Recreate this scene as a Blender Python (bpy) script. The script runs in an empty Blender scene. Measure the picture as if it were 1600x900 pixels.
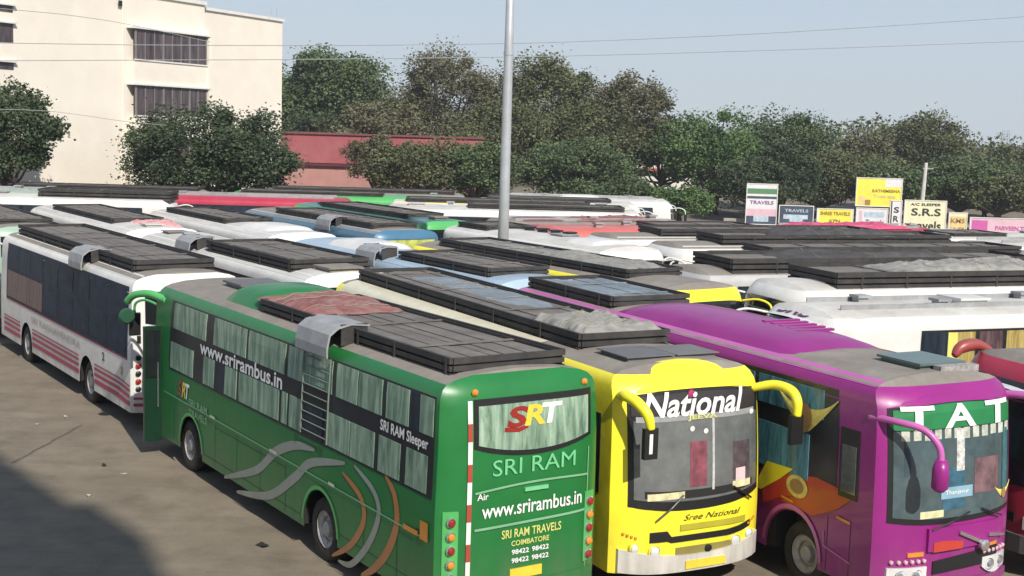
import bpy, bmesh, math, random
import numpy as np
from mathutils import Vector, Matrix
random.seed(7)
rng = np.random.default_rng(11)
S = bpy.context.scene
COL = S.collection
PI = math.pi

# ------------------------------------------------------------------ camera, sky, sun, exposure
CF, CP, CR, CH = 2050.0, .1205, .0305, 6.7          # focal length in px of a 1600 px frame, pitch, roll, height
cFwd = Vector((0, math.cos(CP), -math.sin(CP)))
_u = Vector((0, math.sin(CP), math.cos(CP)))
_r = Vector((1, 0, 0))
cR = math.cos(CR)*_r + math.sin(CR)*_u
cU = -math.sin(CR)*_r + math.cos(CR)*_u
cam = bpy.data.cameras.new('camera')
cam.sensor_width = 36; cam.lens = 36*CF/1600; cam.clip_end = 5000; cam.clip_start = .1
co = bpy.data.objects.new('camera', cam); COL.objects.link(co)
M = Matrix((cR, cU, -cFwd)).transposed().to_4x4(); M.translation = Vector((0, 0, CH))
co.matrix_world = M
S.camera = co

SUN_EL = math.radians(40); SUN_AZ = Vector((.42, -.907)).normalized()
sdir = Vector((SUN_AZ.x*math.cos(SUN_EL), SUN_AZ.y*math.cos(SUN_EL), math.sin(SUN_EL)))
W = bpy.data.worlds.new('World'); S.world = W; W.use_nodes = True
nt = W.node_tree; bgn = nt.nodes['Background']
sk = nt.nodes.new('ShaderNodeTexSky'); sk.sky_type = 'NISHITA'; sk.sun_disc = False
sk.sun_elevation = SUN_EL; sk.sun_rotation = math.atan2(SUN_AZ.x, SUN_AZ.y)
sk.air_density = 1.0; sk.dust_density = .5; sk.ozone_density = 3.0
# hazy pale-blue air mixed into the physical sky
tcw = nt.nodes.new('ShaderNodeTexCoord'); sx = nt.nodes.new('ShaderNodeSeparateXYZ'); nt.links.new(tcw.outputs['Generated'], sx.inputs[0])
rw = nt.nodes.new('ShaderNodeValToRGB'); rw.color_ramp.elements[0].position = 0; rw.color_ramp.elements[0].color = (5.9/8, 6.7/8, 7.5/8, 1)
rw.color_ramp.elements[1].position = .5; rw.color_ramp.elements[1].color = (2.6/8, 3.4/8, 5.0/8, 1)
nt.links.new(sx.outputs[2], rw.inputs[0])
vs = nt.nodes.new('ShaderNodeVectorMath'); vs.operation = 'SCALE'; vs.inputs['Scale'].default_value = 8*.98; nt.links.new(rw.outputs[0], vs.inputs[0])
mxw = nt.nodes.new('ShaderNodeMix'); mxw.data_type = 'RGBA'; mxw.inputs['Factor'].default_value = .85
nt.links.new(sk.outputs[0], mxw.inputs[6]); nt.links.new(vs.outputs[0], mxw.inputs[7]); nt.links.new(mxw.outputs[2], bgn.inputs[0]); bgn.inputs[1].default_value = .085
sl = bpy.data.lights.new('sun', 'SUN'); sl.energy = 4.2; sl.angle = math.radians(.6); sl.color = (1, .94, .84)
so = bpy.data.objects.new('sun', sl); COL.objects.link(so); so.rotation_euler = (-sdir).to_track_quat('-Z', 'Y').to_euler()
so.location = (0, -20, 40)
S.view_settings.view_transform = 'Standard'; S.view_settings.look = 'None'
S.view_settings.exposure = 0.40; S.view_settings.gamma = 1
S.view_settings.use_curve_mapping = False
S.cycles.max_bounces = 6; S.cycles.diffuse_bounces = 3; S.cycles.glossy_bounces = 2; S.cycles.transparent_max_bounces = 6

# ------------------------------------------------------------------ helpers
def at(px, py, z):
    """world point at height z seen at photo pixel (1600 x 900)"""
    d = cFwd + (px-800)/CF*cR - (py-450)/CF*cU
    t = (z-CH)/d.z
    return Vector((0, 0, CH)) + d*t
def atY(px, py, Y):
    d = cFwd + (px-800)/CF*cR - (py-450)/CF*cU
    return Vector((0, 0, CH)) + d*(Y/d.y)

def srgb(r, g, b):
    f = lambda c: (c/255/12.92 if c/255 <= .04045 else ((c/255+.055)/1.055)**2.4)
    return (f(r), f(g), f(b))

MATS = {}
def mat(name, col, rough=.6, metal=0, coat=0, var=.12, scale=3, dirt=0, dirtcol=(.16, .13, .10), bump=0, spec=.5, skirt=0, wave=0):
    if name in MATS: return MATS[name]
    m = bpy.data.materials.new(name); m.use_nodes = True
    n = m.node_tree.nodes; l = m.node_tree.links; b = n['Principled BSDF']
    b.inputs['Roughness'].default_value = rough; b.inputs['Metallic'].default_value = metal
    b.inputs['Coat Weight'].default_value = coat; b.inputs['Specular IOR Level'].default_value = spec
    tc = n.new('ShaderNodeTexCoord')
    no = n.new('ShaderNodeTexNoise'); no.inputs['Scale'].default_value = scale; no.inputs['Detail'].default_value = 6
    no.inputs['Roughness'].default_value = .65
    l.new(tc.outputs['Object'], no.inputs['Vector'])
    mr = n.new('ShaderNodeMapRange'); mr.inputs['From Min'].default_value = .3; mr.inputs['From Max'].default_value = .7
    mr.inputs['To Min'].default_value = 1-var; mr.inputs['To Max'].default_value = 1+var
    l.new(no.outputs['Fac'], mr.inputs['Value'])
    mu = n.new('ShaderNodeVectorMath'); mu.operation = 'SCALE'; mu.inputs[0].default_value = col
    l.new(mr.outputs[0], mu.inputs['Scale'])
    out = mu.outputs[0]
    if dirt:
        n2 = n.new('ShaderNodeTexNoise'); n2.inputs['Scale'].default_value = scale*.4; n2.inputs['Detail'].default_value = 9
        n2.inputs['Roughness'].default_value = .75
        l.new(tc.outputs['Object'], n2.inputs['Vector'])
        m2 = n.new('ShaderNodeMapRange'); m2.inputs['From Min'].default_value = .42; m2.inputs['From Max'].default_value = .72
        m2.inputs['To Max'].default_value = dirt
        l.new(n2.outputs['Fac'], m2.inputs['Value'])
        mx = n.new('ShaderNodeMix'); mx.data_type = 'RGBA'
        l.new(m2.outputs[0], mx.inputs['Factor']); l.new(out, mx.inputs[6]); mx.inputs[7].default_value = (*dirtcol, 1)
        out = mx.outputs[2]
    if skirt:      # road dust thrown up onto the lowest panels, in vertical streaks
        sp = n.new('ShaderNodeSeparateXYZ'); l.new(tc.outputs['Object'], sp.inputs[0])
        gz = n.new('ShaderNodeMapRange'); gz.inputs['From Min'].default_value = 1.25; gz.inputs['From Max'].default_value = .35; gz.inputs['To Max'].default_value = skirt
        l.new(sp.outputs[2], gz.inputs['Value'])
        mp = n.new('ShaderNodeMapping'); mp.inputs['Scale'].default_value = (2.2, 2.2, .35); l.new(tc.outputs['Object'], mp.inputs[0])
        n3 = n.new('ShaderNodeTexNoise'); n3.inputs['Scale'].default_value = 2.5; n3.inputs['Detail'].default_value = 8; l.new(mp.outputs[0], n3.inputs['Vector'])
        m3 = n.new('ShaderNodeMapRange'); m3.inputs['From Min'].default_value = .35; m3.inputs['From Max'].default_value = .7; m3.inputs['To Min'].default_value = .15; l.new(n3.outputs['Fac'], m3.inputs['Value'])
        m4 = n.new('ShaderNodeMath'); m4.operation = 'MULTIPLY'; l.new(gz.outputs[0], m4.inputs[0]); l.new(m3.outputs[0], m4.inputs[1])
        mx = n.new('ShaderNodeMix'); mx.data_type = 'RGBA'; l.new(m4.outputs[0], mx.inputs['Factor']); l.new(out, mx.inputs[6]); mx.inputs[7].default_value = (.15, .125, .10, 1)
        out = mx.outputs[2]
    l.new(out, b.inputs['Base Color'])
    if wave:       # slightly uneven hand-beaten sheet metal
        nw = n.new('ShaderNodeTexNoise'); nw.inputs['Scale'].default_value = 1.6; nw.inputs['Detail'].default_value = 2; l.new(tc.outputs['Object'], nw.inputs['Vector'])
        bw = n.new('ShaderNodeBump'); bw.inputs['Strength'].default_value = .5; bw.inputs['Distance'].default_value = .035; l.new(nw.outputs['Fac'], bw.inputs['Height']); l.new(bw.outputs[0], b.inputs['Normal'])
    if bump:
        bp = n.new('ShaderNodeBump'); bp.inputs['Strength'].default_value = bump; bp.inputs['Distance'].default_value = .02
        l.new(no.outputs['Fac'], bp.inputs['Height']); l.new(bp.outputs[0], b.inputs['Normal'])
    MATS[name] = m
    return m

def curtain_mat(name, c1, c2, freq=9, glass=.35):
    """curtained bus window: vertical folds behind a thin reflecting pane"""
    if name in MATS: return MATS[name]
    m = bpy.data.materials.new(name); m.use_nodes = True
    n = m.node_tree.nodes; l = m.node_tree.links; b = n['Principled BSDF']
    tc = n.new('ShaderNodeTexCoord')
    mp = n.new('ShaderNodeMapping'); mp.inputs['Scale'].default_value = (1, 1, .12)
    l.new(tc.outputs['Object'], mp.inputs[0])
    no = n.new('ShaderNodeTexNoise'); no.inputs['Scale'].default_value = freq; no.inputs['Detail'].default_value = 5
    no.inputs['Roughness'].default_value = .7; no.inputs['Distortion'].default_value = .4
    l.new(mp.outputs[0], no.inputs['Vector'])
    cr = n.new('ShaderNodeValToRGB'); cr.color_ramp.elements[0].position = .36; cr.color_ramp.elements[0].color = (*c1, 1)
    cr.color_ramp.elements[1].position = .66; cr.color_ramp.elements[1].color = (*c2, 1)
    l.new(no.outputs['Fac'], cr.inputs[0]); l.new(cr.outputs[0], b.inputs['Base Color'])
    b.inputs['Roughness'].default_value = .42; b.inputs['Specular IOR Level'].default_value = .35 if glass < .4 else .5; b.inputs['Coat Weight'].default_value = glass; b.inputs['Coat Roughness'].default_value = .06
    MATS[name] = m
    return m

def finish(name, verts, faces, material, parent=None, smooth=False, mats=None, fm=None):
    me = bpy.data.meshes.new(name); me.from_pydata([tuple(v) for v in verts], [], faces); me.update()
    for mm in (mats or [material]): me.materials.append(mm)
    if fm is not None: me.polygons.foreach_set('material_index', fm)
    if smooth: me.polygons.foreach_set('use_smooth', [True]*len(me.polygons))
    o = bpy.data.objects.new(name, me); COL.objects.link(o)
    if parent is not None: o.parent = parent
    return o

class MB:
    """collects shapes for ONE mesh"""
    def __init__(s): s.v = []; s.f = []; s.m = []; s.cur = 0
    def _add(s, v, f):
        k = len(s.v); s.v += [tuple(q) for q in v]; s.f += [tuple(i+k for i in q) for q in f]; s.m += [s.cur]*len(f); return s
    def box(s, a, b, mtx=None):
        x0, y0, z0 = a; x1, y1, z1 = b
        v = [Vector(q) for q in ((x0,y0,z0),(x1,y0,z0),(x1,y1,z0),(x0,y1,z0),(x0,y0,z1),(x1,y0,z1),(x1,y1,z1),(x0,y1,z1))]
        if mtx: v = [mtx @ q for q in v]
        return s._add(v, [(0,3,2,1),(4,5,6,7),(0,1,5,4),(1,2,6,5),(2,3,7,6),(3,0,4,7)])
    def tube(s, pts, r, n=8, caps=True):
        pts = [Vector(p) for p in pts]; R = r if isinstance(r, (list, tuple)) else [r]*len(pts)
        v = []; f = []
        for i, p in enumerate(pts):
            t = (pts[min(i+1, len(pts)-1)] - pts[max(i-1, 0)]).normalized()
            a = t.cross(Vector((0, 0, 1)))
            if a.length < .05: a = t.cross(Vector((0, 1, 0)))
            a.normalize(); b = t.cross(a)
            for k in range(n):
                w = 2*PI*k/n; v.append(p + R[i]*(math.cos(w)*a + math.sin(w)*b))
        for i in range(len(pts)-1):
            for k in range(n):
                f.append((i*n+k, i*n+(k+1) % n, (i+1)*n+(k+1) % n, (i+1)*n+k))
        if caps: f += [tuple(range(n))[::-1], tuple((len(pts)-1)*n+k for k in range(n))]
        return s._add(v, f)
    def lathe(s, prof, c, axis='y', n=24):
        """prof: (radius, offset along the axis)"""
        v = []; f = []
        for r, o in prof:
            for k in range(n):
                w = 2*PI*k/n; a, b = r*math.cos(w), r*math.sin(w)
                v.append(Vector(c) + (Vector((a, o, b)) if axis == 'y' else Vector((o, a, b)) if axis == 'x' else Vector((a, b, o))))
        for i in range(len(prof)-1):
            for k in range(n): f.append((i*n+k, i*n+(k+1) % n, (i+1)*n+(k+1) % n, (i+1)*n+k))
        return s._add(v, f)
    def grid(s, P):
        nu = len(P); nv = len(P[0])
        return s._add([q for row in P for q in row], [(i*nv+j, i*nv+j+1, (i+1)*nv+j+1, (i+1)*nv+j) for i in range(nu-1) for j in range(nv-1)])
    def build(s, name, material, parent=None, smooth=False, mats=None):
        return finish(name, s.v, s.f, material, parent, smooth, mats, s.m if mats else None)

def empty(name, loc, rz=0):
    o = bpy.data.objects.new(name, None); COL.objects.link(o); o.location = loc; o.rotation_euler = (0, 0, rz); o.empty_display_size = .3
    return o
def tag(o, label=None, cat=None, group=None, kind=None):
    if label: o['label'] = label
    if cat: o['category'] = cat
    if group: o['group'] = group
    if kind: o['kind'] = kind
    return o

_txt = {}
def text_mesh(body, bold=0., shear=0.):
    """flat outline of a line of text: (verts2d, faces), cap height about 0.7, centred on x"""
    key = (body, bold, shear)
    if key in _txt: return _txt[key]
    c = bpy.data.curves.new('t', 'FONT'); c.body = body; c.align_x = 'CENTER'; c.offset = bold; c.shear = shear; c.resolution_u = 3
    o = bpy.data.objects.new('t', c); COL.objects.link(o)
    dg = bpy.context.evaluated_depsgraph_get()
    me = o.evaluated_get(dg).to_mesh()
    bm = bmesh.new(); bm.from_mesh(me)
    bmesh.ops.triangulate(bm, faces=bm.faces[:])
    for _ in range(4):                      # short edges only, so the letters can follow a curved panel
        es = [e for e in bm.edges if e.calc_length() > .14]
        if not es: break
        bmesh.ops.subdivide_edges(bm, edges=es, cuts=1, use_grid_fill=False)
        bmesh.ops.triangulate(bm, faces=[q for q in bm.faces if len(q.verts) > 3])
    bm.verts.index_update()
    v = [(q.co.x, q.co.y) for q in bm.verts]; f = [tuple(w.index for w in p.verts) for p in bm.faces]; bm.free()
    o.evaluated_get(dg).to_mesh_clear(); bpy.data.objects.remove(o); bpy.data.curves.remove(c)
    _txt[key] = (v, f)
    return v, f
def lettering(fn, body, a, b, width, height, material, parent, off=.012, bold=.012, shear=0., slope=0., name='lettering'):
    """text bent onto the surface fn(a, b, off); a runs in reading direction (sign of width), b up"""
    v, f = text_mesh(body, bold, shear)
    xs = [q[0] for q in v]; ys = [q[1] for q in v]; w = max(xs)-min(xs); h = max(.3, max(ys)-min(ys)); y0 = min(ys); cx = (max(xs)+min(xs))/2
    V = [fn(a + (x-cx)/w*width, b + (y-y0)/h*height + slope*(x-cx)/w, off) for x, y in v]
    return finish(name, V, f, material, parent)

# ------------------------------------------------------------------ materials
GLASS = mat('dark_glass', (.012, .014, .016), .12, coat=.4, var=.3, scale=2)
RUBBER = mat('rubber', (.018, .017, .016), .85, var=.3, scale=6, dirt=.5, dirtcol=(.09, .075, .06))
STEEL = mat('wheel_steel', (.42, .41, .40), .5, metal=.3, var=.2, scale=8, dirt=.5)
CHASSIS = mat('chassis_black', (.015, .014, .013), .9)
RACK = mat('rack_black', (.030, .028, .028), .75, var=.35, scale=5, dirt=.45, dirtcol=(.10, .088, .078))
RACKFLOOR = mat('rack_floor_dusty', (.165, .150, .135), .9, var=.25, scale=2.5, dirt=.7, dirtcol=(.075, .068, .062))
TARPD = mat('tarp_dark', (.045, .042, .042), .8, var=.4, scale=2.2, dirt=.5, dirtcol=(.13, .12, .11))
TARPG = mat('tarp_grey', (.26, .255, .235), .8, var=.3, scale=4, dirt=.5, dirtcol=(.11, .10, .085))
TARPB = mat('tarp_blue_grey', (.21, .25, .28), .6, var=.35, scale=1.6, dirt=.7, dirtcol=(.10, .10, .095))
TARPR = mat('tarp_red', (.22, .075, .07), .85, var=.4, scale=5, dirt=.9, dirtcol=(.26, .21, .185))
TARPM = mat('tarp_magenta', (.55, .06, .16), .85, var=.35, scale=4, dirt=.4)
ROOF = mat('dusty_roof', (.24, .215, .19), .85, var=.2, scale=2, dirt=.6, dirtcol=(.15, .13, .11))
GREYMET = mat('grey_sheet', (.34, .35, .36), .5, metal=.15, var=.15, scale=4, dirt=.4)
PAPER = mat('dusty_paper', (.38, .36, .32), .8)
WHITE = mat('white_lettering', (.78, .78, .76), .5, var=.03)
BLACK = mat('black_trim', (.014, .014, .015), .4, var=.1)
BAND = mat('black_band', (.018, .020, .024), .3, var=.3, scale=3, dirt=.3, dirtcol=(.04, .045, .05))
REDL = mat('red_lens', (.28, .02, .015), .25, coat=.5)
AMBER = mat('amber_lens', (.62, .24, .03), .3, coat=.5)
CLEAR = mat('clear_lens', (.62, .63, .62), .15, coat=.8)
CHROME = mat('chrome', (.7, .7, .7), .18, metal=.9)
REFR = mat('reflector_red', (.38, .06, .04), .5)
REFW = mat('reflector_white', (.75, .74, .70), .5)
YPLATE = mat('yellow_plate', (.72, .55, .05), .5)
def paint(name, c, dirt=.25, rough=.38): return mat('paint_'+name, c, rough, coat=.18, var=.09, scale=1.5, dirt=dirt, skirt=.5, wave=1)
P_WHITE = paint('white', (.72, .71, .68), .2)
WROOF = mat('white_roof_dusty', (.56, .55, .52), .7, var=.15, scale=1.2, dirt=.7, dirtcol=(.34, .31, .27))
P_GREEN = paint('green', (.011, .160, .036), .06)
P_GREENL = paint('light_green', (.08, .40, .11), .15)
P_YELLOW = paint('yellow', (.88, .78, .035), .06)
P_PURPLE = paint('purple', (.27, .014, .19), .08)
P_RED = paint('coral_red', (.62, .13, .10), .2)
P_CRIM = paint('crimson', (.42, .025, .06), .2)
P_BLUE = paint('blue', (.05, .16, .27), .25)
P_LBLUE = paint('light_blue', (.36, .47, .58), .25)
P_TEAL = paint('teal', (.06, .20, .17), .25)
P_CREAM = paint('cream', (.70, .66, .50), .25)
P_SILVER = paint('silver', (.45, .45, .45), .25)
P_PGREEN = paint('pale_green', (.30, .42, .33), .35)
P_BROWN = paint('maroon', (.17, .05, .05), .3)
P_ORANGE = paint('orange', (.75, .27, .05), .2)
CUR_G = curtain_mat('green_curtain', (.09, .17, .115), (.36, .49, .37), 9)
CUR_T = curtain_mat('teal_curtain', (.02, .09, .14), (.12, .33, .43), 10)
CUR_Y = curtain_mat('yellow_curtain', (.22, .16, .04), (.55, .44, .16), 8)
CUR_P = curtain_mat('mauve_curtain', (.05, .028, .032), (.17, .10, .11), 9)
CUR_D = curtain_mat('dark_window', (.005, .009, .016), (.028, .042, .064), 4, .15)

# ------------------------------------------------------------------ bus shape
class Shape:
    def __init__(s, L=11.8, W=1.26, H=3.42, nose=.35, bulge=.12, tail=.22):
        s.L, s.W, s.H, s.nose, s.bulge, s.tail = L, W, H, nose, bulge, tail
        k = H-3.42
        s.sec = [(W, .40), (W, .75), (W, 1.2), (W, 1.6), (W-.01, 2.0), (W-.025, 2.5+k*.7), (W-.045, 3.0+k), (W-.06, 3.13+k), (W-.10, 3.22+k),
                 (W-.17, 3.285+k), (W-.30, 3.335+k), (W*.55, 3.385+k), (W*.25, 3.41+k), (0., 3.42+k)]
    def w(s, z):
        p = s.sec
        if z <= p[0][1]: return p[0][0]
        for (y0, z0), (y1, z1) in zip(p, p[1:]):
            if z <= z1: return y0 + (y1-y0)*(z-z0)/(z1-z0)
        return 0.
    def fu(s, y, z):
        r = s.L - s.nose*min(1, abs(y)/s.W)**4.0
        if z > 1.2: r -= s.bulge*((z-1.2)/1.9)**1.6
        if z > s.H-.5: r -= .42*((z-(s.H-.5))/.5)**2.2
        return r
    def ru(s, y, z):
        r = s.tail*min(1, abs(y)/s.W)**5
        if z > 2.2: r += .05*((z-2.2))**2
        if z > s.H-.35: r += .20*((z-(s.H-.35))/.35)**2
        return r
    def side(s, sg):
        def fn(u, z, off=0.):
            y = s.w(z); a, b = s.ru(y, z), s.fu(y, z); t = u/s.L
            return (a+t*(b-a), sg*(y+off), z)
        return fn
    def front(s, y, z, off=0.): 
        return (s.fu(y, z)+off, y, z)
    def rear(s, y, z, off=0.): return (s.ru(y, z)-off, y, z)
    def roof(s, u, y, off=0.):
        a = abs(y); z = s.H
        for (y0, z0), (y1, z1) in zip(s.sec, s.sec[1:]):
            if y1 <= a <= y0 and y0 != y1: z = z0+(z1-z0)*(y0-a)/(y0-y1); break
        return (u, y, z+off)

def panel(mb, fn, a0, a1, b0, b1, na=6, nb=4, off=.012, back=-.02):
    """a skin of the surface fn between a0..a1 and b0..b1 (b may be functions of a), with its rim turned inwards"""
    B0 = b0 if callable(b0) else (lambda a: b0); B1 = b1 if callable(b1) else (lambda a: b1)
    P = []
    for i in range(na+1):
        a = a0+(a1-a0)*i/na
        P.append([fn(a, B0(a)+(B1(a)-B0(a))*j/nb, off) for j in range(nb+1)])
    mb.grid(P)
    ring = []
    for i in range(na+1): ring.append((a0+(a1-a0)*i/na, 0))
    for j in range(1, nb+1): ring.append((a1, j/nb))
    for i in range(na-1, -1, -1): ring.append((a0+(a1-a0)*i/na, 1))
    for j in range(nb-1, -1, -1): ring.append((a0, j/nb))
    rows = [[fn(a, B0(a)+(B1(a)-B0(a))*t, o) for a, t in ring] for o in (off, back)]
    mb.grid(rows)
    return mb
def add_panel(name, fn, a0, a1, b0, b1, m, parent, **k):
    return panel(MB(), fn, a0, a1, b0, b1, **k).build(name, m, parent)
def ribbon(fn, pts, widths, m, parent, name='painted_stripe', off=.008):
    P = []
    for i, (a, b) in enumerate(pts):
        a1, b1 = pts[min(i+1, len(pts)-1)]; a0, b0 = pts[max(0, i-1)]
        t = Vector((a1-a0, b1-b0)).normalized(); n = Vector((-t.y, t.x))*widths[i]/2
        P.append([fn(a+n.x, b+n.y, off), fn(a, b, off), fn(a-n.x, b-n.y, off)])
    return MB().grid(P).build(name, m, parent)
def spline(pts, n=8):
    out = []
    P = [pts[0]]+list(pts)+[pts[-1]]
    for i in range(1, len(P)-2):
        for k in range(n):
            t = k/n; p0, p1, p2, p3 = P[i-1], P[i], P[i+1], P[i+2]
            out.append(tuple(.5*((2*b)+(-a+c)*t+(2*a-5*b+4*c-d)*t*t+(-a+3*b-3*c+d)*t**3) for a, b, c, d in zip(p0, p1, p2, p3)))
    out.append(tuple(pts[-1])); return out

_wheel = {}
def wheels(root, sh, us, level=2):
    """tyre with its rim as sub-part; mesh data shared between all buses"""
    if 't' not in _wheel:
        t = MB().lathe([(.30, .13), (.40, .14), (.47, .12), (.495, .07), (.50, 0), (.495, -.07), (.47, -.12), (.40, -.14), (.30, -.13)], (0, 0, 0), 'y', 28)
        _wheel['t'] = t.build('wheel', RUBBER, None, True)
        r = MB().lathe([(.305, .10), (.29, .12), (.27, .09), (.20, .07), (.19, .03), (.13, .02), (.12, .10), (.09, .12), (0, .12)], (0, 0, 0), 'y', 24)
        r.lathe([(.305, -.10), (.2, -.08), (0, -.08)], (0, 0, 0), 'y', 24)
        for k in range(8):
            w = 2*PI*k/8; r.lathe([(.022, .03), (.022, .085), (0, .09)], (.225*math.cos(w), 0, .225*math.sin(w)), 'y', 6)
        _wheel['r'] = r.build('rim', STEEL, None, False)
        first = True
    else: first = False
    for u in us:
        for sg in (1, -1):
            if first: w = _wheel['t']; r = _wheel['r']; first = False
            else:
                w = _wheel['t'].copy(); COL.objects.link(w); r = _wheel['r'].copy(); COL.objects.link(r)
            w.parent = root; w.location = (u, sg*(sh.W-.20), .50); w.rotation_euler = (0, 0, 0 if sg > 0 else PI)
            r.parent = w

def body(root, sh, p_body, p_roof, us, r_arch=.62, name='body', lower=None):
    """one closed skin: sides with wheel arches, roof, rear and front faces"""
    L = sh.L
    st = set(np.linspace(0, L, 13).round(3))
    for u in us:
        for k in range(13): st.add(round(u + r_arch*math.cos(PI*k/12)*.9999, 4))
        st.add(round(u-r_arch-.001, 4)); st.add(round(u+r_arch+.001, 4))
    st = sorted(x for x in st if 0 <= x <= L)
    def zb(u):
        z = .40
        for c in us:
            d = abs(u-c)
            if d < r_arch: z = max(z, .50+math.sqrt(max(0, r_arch**2-d*d)))
        return z
    secR = [(-y, z) for y, z in sh.sec]; ring = secR + sh.sec[::-1][1:]
    n = len(ring)
    mb = MB(); rows = []
    for u in st:
        row = []
        b = zb(u)
        for y, z in ring:
            zz = max(z, b + (z-.4)*.02) if z < 1.25 else z
            yy = math.copysign(sh.w(zz), y) if abs(y) > .9 else y
            a0, a1 = sh.ru(yy, zz), sh.fu(yy, zz)
            row.append((a0+u/L*(a1-a0), yy, zz))
        rows.append(row)
    mb.grid(rows)
    topf = []
    k = 0
    for i in range(len(st)-1):
        for j in range(n-1):
            zz = (ring[j][1]+ring[j+1][1])/2
            mb.m[k] = 1 if zz > sh.H-.135 else (2 if (lower and zz < 1.2) else 0); k += 1
    for fn in (sh.ru, sh.fu):
        rows = []
        zs = [p[1] for p in sh.sec]
        for z in zs:
            w = sh.w(z); rows.append([(fn(w*t, z), w*t, z) for t in [-1, -.97, -.9, -.78, -.6, -.35, 0, .35, .6, .78, .9, .97, 1]])
        cut = [i for i, z in enumerate(zs) if z > (sh.H-.16 if fn == sh.fu else sh.H-.06)][0]
        mb.cur = 0; mb.grid(rows[:cut+1]); mb.cur = 1; mb.grid(rows[cut:]); mb.cur = 0
    o = mb.build(name, None, root, True, mats=[p_body, p_roof, lower or p_body])
    # wheel arch liners + chassis
    c = MB().box((.35, -sh.W+.42, .32), (L-.45, sh.W-.42, 1.15))
    c.box((.3, -sh.W+.03, 1.14), (L-.5, sh.W-.03, 1.22))
    for a, b in zip([.3]+[u+r_arch+.02 for u in us], [u-r_arch-.02 for u in us]+[L-.5]):
        if b > a: c.box((a, -sh.W+.03, .42), (b, sh.W-.03, 1.15))
    c.build('chassis', CHASSIS, root)
    return o

def rack(root, sh, u0, u1, load=None, h=.34, w=None, zoff=0., rails=3, tall=True):
    """low luggage rack on the roof: railed sides, boarded dusty floor"""
    w = w or sh.W-.32; z0 = sh.H-.13+zoff; rr = random.Random(int(u0*100+u1*37+root.location.x*13))
    m = MB()
    for y in (-w, w):
        sg = 1 if y > 0 else -1
        for a, b, t in ((0, .26, .018), (.36, .60, .022), (.70, 1, .028)):
            y_ = y+rr.uniform(-.006, .006); m.box((u0, y_-t, z0+h*a+.002), (u1, y_+t, z0+h*b))
        u = u0+.1
        while u < u1: m.box((u-.022, y-.036, z0-.06), (u+.022, y+.034, z0+h-.012)); u += rr.uniform(1.1, 1.7)
        m.box((u0+.02, y-sg*.06-.012, z0), (u1-.02, y-sg*.06+.012, z0+h*.93))
    for u in (u0, u1):
        for a, b, t in ((.02, .27, .018), (.37, .61, .022), (.71, .985, .028)): m.box((u-t, -w+.03, z0+h*a), (u+t, w-.03, z0+h*b))
    for y in (-w*.6, w*.6):
        for u in (u0+.3, (u0+u1)/2, u1-.3): m.box((u-.05, y-.03, z0-.02), (u+.05, y+.03, z0+h*.7))
    o = m.build('roof_rack', RACK, root)
    f = MB(); zf = z0+h*.80; ns = rr.choice((6, 7, 9))
    for k in range(ns):
        ya = -w+.08+(2*w-.16)*k/ns; e0, e1 = rr.uniform(0, .25), rr.uniform(0, .25); dz = rr.uniform(-.012, .012)
        f.box((u0+.05+e0, ya+.006, zf-.03+dz), (u1-.05-e1, ya+(2*w-.16)/ns-.006, zf+dz))
    f.box((u0+.05, -w+.06, zf-.06), (u1-.05, w-.06, zf-.045))
    u = u0+rr.uniform(.4, 1.6)
    while u < u1-.3:
        f.box((u, -w+.06, zf+.013), (u+rr.uniform(.04, .09), w-.06, zf+.028)); u += rr.uniform(1.2, 3.0)
    f.build('rack_floor', load or RACKFLOOR, o)
    return o

def cloth_heap(name, root_mtx, u0, u1, v0, v1, z, h, m, label, cat='tarpaulin', rough=1., group=None, seed=0):
    """a lumpy bundle under cloth lying on a roof; stays a thing of its own"""
    r = np.random.default_rng(seed); nu, nv = 70, 34
    P = []
    ph = r.uniform(0, 6, 12); fr = r.uniform(2, 9, 12)
    for i in range(nu+1):
        row = []
        for j in range(nv+1):
            a, b = i/nu, j/nv
            e = min(a, 1-a, b, 1-b)*(1+.5*math.sin(9*a+ph[7])*math.sin(7*b+ph[8]))
            prof = min(1, max(0, e)*7)**.6
            bump = .50+.50*(math.sin(fr[0]*a*1.2+ph[0])*math.cos(fr[1]*b*.7+ph[1])*.5+.5)
            w1 = fr[2]*3*a+ph[2]+2.2*math.sin(4*b+ph[3])+1.3*math.sin(7*a+5*b); w2 = fr[4]*4*b+ph[4]+2.6*math.sin(5*a+ph[5])
            fold = .20*(1-abs(math.sin(w1)))**2+.15*(1-abs(math.sin(w2)))**2-.12
            zz = z + h*prof*(bump+fold*rough)+.004
            ju, jv = .04*math.sin(17*b+ph[5]), .04*math.sin(19*a+ph[6])
            row.append(root_mtx @ Vector((u0+(u1-u0)*a+ju, v0+(v1-v0)*b+jv, zz)))
        P.append(row)
    mb = MB().grid(P)
    c = sum((Vector(q) for q in mb.v), Vector())/len(mb.v); c.z -= 0
    mb.v = [tuple(Vector(q)-c) for q in mb.v]
    o = mb.build(name, m, None, True); o.location = c
    tag(o, label, cat, group)
    for k in range(3):
        i = int(nu*(k+1)/4+r.integers(-4, 5)); row = [Vector(q)-c+Vector((0, 0, .012)) for q in P[i]]
        MB().tube(row[::2], .006, 5).build('rope', mat('rope', (.30, .27, .20), .9), o)
    return o

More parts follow.
